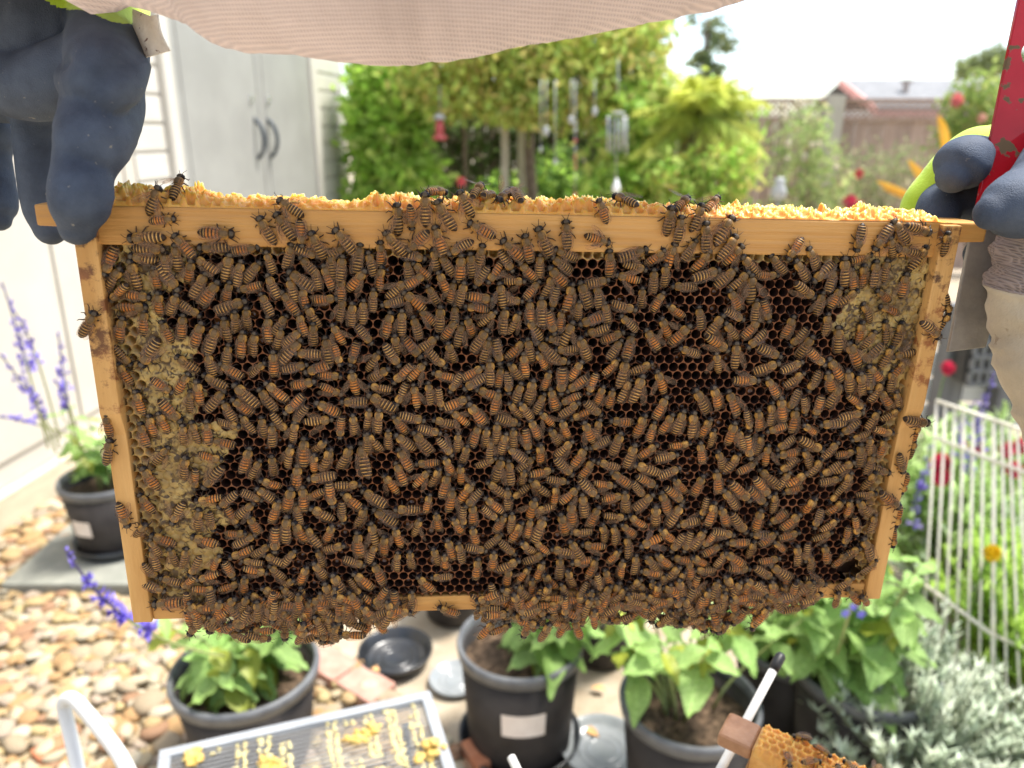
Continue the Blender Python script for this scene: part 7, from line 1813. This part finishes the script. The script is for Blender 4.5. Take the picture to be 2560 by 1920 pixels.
# orange canna-like blades
cn = empty('canna_plant', yp(2330, 620, 6.2), 'plant with upright and arching orange blades beside the lime glove', 'plant')
cn.location.z = 0
BASE[cn.name] = np.array(cn.location)
MT['orange'] = mat('orange_blade', (.72, .36, .03), (.80, .46, .07), scale=8, rough=.5, transl=.35)
for (u0, v0, u1, v1, w) in ((2362, 400, 2345, 288, .075), (2330, 500, 2270, 400, .07), (2320, 520, 2190, 452, .06), (2335, 520, 2205, 470, .05), (2340, 520, 2300, 420, .05)):
    A_, B_ = yp(u0, v0, 6.2), yp(u1, v1, 6.1)
    d = (B_ - A_); s_ = d.cross(Vector((0, 1, 0))).normalized() * w / 2
    b = MB(); v = []
    for t, k in ((0, .35), (.25, .8), (.5, 1), (.75, .85), (.92, .45), (1, .03)):
        c = A_ + d * t + Vector((0, -.05 * math.sin(t * 3.1), 0))
        v += [c - s_ * k, c + Vector((0, .012, 0)), c + s_ * k]
    b.add([tuple(p) for p in v], [(i * 3 + k, i * 3 + k + 1, i * 3 + 4 + k, i * 3 + 3 + k) for i in range(5) for k in (0, 1)])
    b.build('blade', MT['orange'], cn, smooth=True)
b = MB(); q = Vector(cn.location)
for (u0, v0) in ((2362, 400), (2330, 510), (2325, 520)):
    b.tube([q, q.lerp(yp(u0, v0, 6.2), .5), yp(u0, v0, 6.2)], .012, 6)
b.build('stalk', MT['stem'], cn, smooth=True)
# far trees against the sky
def far_tree(u, v0, v1, w, y_, label, n_, leaf, cols):
    c0_, c1_ = yp(u, v0, y_), yp(u, v1, y_)
    hpx = v1 - v0
    blobs = []
    for k in range(9):
        t = (k + .5) / 9
        blobs.append(pb(u + rng.normal(0, w * .18), v0 + hpx * t, y_, w * rng.uniform(.35, .6) * (.5 + t * .6), hpx * .13, 1.2))
    return tree('distant_tree', label, (c1_.x, y_, 0), (c0_.x, y_, c0_.z - .3), blobs, n_, leaf, cols, tr=.20, limbs=False)
FG = [(.10, .15, .07), (.14, .19, .08), (.18, .20, .08)]
far_tree(1772, 30, 205, 105, 38, 'tall thin distant tree standing against the pale sky', 700, .34, FG)
tree('distant_tree', 'round distant tree top beside the hive tool above the grey roof', (yp(2465, 300, 40).x, 40, 0), (yp(2465, 170, 40).x, 40, yp(2465, 170, 40).z),
     [pb(2455, 165, 40, 90, 55, 1.5), pb(2490, 145, 40, 70, 50, 1.5), pb(2425, 178, 40, 50, 30, 1), pb(2530, 160, 40, 90, 70, 1.5)], 1100, .35, [(.16, .20, .08), (.22, .26, .11)], tr=.2, limbs=False)
# hanging ornaments and posts
MT['grey_metal'] = mat('chime_metal', (.42, .43, .45), (.52, .53, .55), scale=20, rough=.35, metallic=.5)
MT['redglass'] = mat('feeder_red', (.36, .05, .05), (.44, .09, .09), scale=20, rough=.25)
MT['clearish'] = mat('pale_glass', (.48, .49, .49), (.56, .57, .56), scale=20, rough=.2, transl=.4)
def vline(u, v0, v1, y_, r, m, parent, name, n_=8):
    b = MB(); b.tube([yp(u, v0, y_), yp(u, v1, y_)], r, n_); return b.build(name, m, parent, smooth=True)
def hang(u, v0, v1, y_, parent):
    vline(u, v0, v1, y_, .003, MT['grey_metal'], parent, 'cord', 5)
y_ = 6.4
fd = empty('hummingbird_feeder', yp(1100, 350, y_), 'red hummingbird feeder hanging beside the shrub', 'feeder')
hang(1100, 215, 275, y_, fd)
q = yp(1100, 350, y_); b = MB(); b.lathe([(.001, 0), (.058, .0), (.062, .02), (.04, .045), (.001, .045)], tuple(q), 20); b.build('base', MT['redglass'], fd, smooth=True)
b = MB(); b.lathe([(.034, .045), (.036, .10), (.030, .15), (.001, .152)], tuple(q), 20); b.build('bottle', MT['redglass'], fd, smooth=True)
b = MB(); b.lathe([(.001, .153), (.045, .153), (.045, .175), (.02, .20), (.001, .20)], tuple(q), 20); b.build('cap', MT['clearish'], fd, smooth=True)
ch = empty('wind_chime', yp(1538, 470, 5.6), 'large wind chime of pale tubes with a white teardrop below', 'wind chime')
hang(1545, 150, 240, 5.6, ch); hang(1540, 285, 455, 5.6, ch)
b = MB(); q = yp(1545, 285, 5.6); b.lathe([(.001, 0), (.048, 0), (.048, .014), (.001, .02)], tuple(q), 20); b.build('disc', MT['clearish'], ch, smooth=True)
for k, (u, v1) in enumerate(((1520, 378), (1530, 384), (1542, 372), (1552, 380), (1560, 365), (1566, 384))):
    p = yp(u, 290, 5.6 + .03 * math.sin(k * 2)); p2 = yp(u, v1, 5.6 + .03 * math.sin(k * 2)); b = MB(); b.tube([p, p2], .007, 8); b.build('chime_tube', MT['clearish'] if k % 2 else MT['grey_metal'], ch, smooth=True)
b = MB(); q = yp(1540, 484, 5.6); b.lathe([(.001, 0), (.024, .012), (.031, .035), (.022, .065), (.006, .105), (.001, .11)], tuple(q), 16); b.build('teardrop', mat('white_glaze', (.85, .85, .84), None, rough=.2), ch, smooth=True)
c2_ = empty('bead_string', yp(1435, 490, 5.9), 'string of red and clear beads hanging left of the wind chime', 'ornament')
hang(1438, 200, 480, 5.9, c2_)
for v, r, m_ in ((310, .022, 'clearish'), (325, .025, 'clearish'), (352, .022, 'redglass'), (372, .018, 'clearish'), (392, .02, 'redglass'), (405, .02, 'redglass'), (420, .02, 'redglass'), (445, .012, 'clearish'), (488, .026, 'redglass')):
    q = yp(1438, v, 5.9); b = MB(); b.add(ICO_V * r * .62 + np.array(q), ICO_F); b.build('bead', MT[m_], c2_, smooth=True)
for k, (u, v, r) in enumerate(((1365, 328, .035), (1428, 300, .03), (1487, 279, .03), (1352, 373, .02), (1388, 405, .02))):
    s_ = empty('glass_drop', yp(u, v, 5.8), ['clear glass drop, lowest left of the canopy ornaments', 'clear glass drop just above the bead string', 'clear glass drop right of the bead string', 'small dim glass drop in the shade', 'small dim glass drop beside the bead string'][k], 'ornament', 'hanging glass drops')
    hang(u, 200, v - 8, 5.8, s_); q = yp(u, v, 5.8); b = MB(); b.add(ICO_V * r * np.array([.7, .7, 1.1]) + np.array(q), ICO_F); b.build('drop', MT['clearish'], s_, smooth=True)
for k, (u, w, y2, lb) in enumerate(((1262, .035, 7.3, 'pale wooden post in the shade, left of a pair'), (1308, .05, 7.6, 'grey wooden post in the shade, right of a pair'), (1160, .02, 7.5, 'thin brown stake beside the leafy shrub'))):
    b = MB(); A_ = yp(u, 285, y2); b.box((A_.x - w, y2 - w, 0), (A_.x + w, y2 + w, A_.z)); b.build('garden_post', MT['fence_post'] if k < 2 else MT['bark'], None, bevel=.004, label=lb, cat='post', group='posts under the canopy')
sl2 = empty('solar_lamp', yp(1945, 520, 5.5), 'white bulb-shaped garden lamp in front of the fence', 'lamp')
q = yp(1945, 500, 5.5); b = MB(); b.lathe([(.001, 0), (.045, .01), (.055, .05), (.045, .085), (.032, .10), (.036, .13), (.025, .15), (.001, .155)], tuple(q), 20); b.build('globe', MT['clearish'], sl2, smooth=True)
b = MB(); b.tube([(q.x, q.y, 0), (q.x, q.y, q.z)], .01, 8); b.build('stake', MT['grey_metal'], sl2, smooth=True)
bloom('red_ball_flower', 'round red flower just above the bees on the wax', yp(1153, 455, 6.0), .04, (.55, .10, .11), 40)
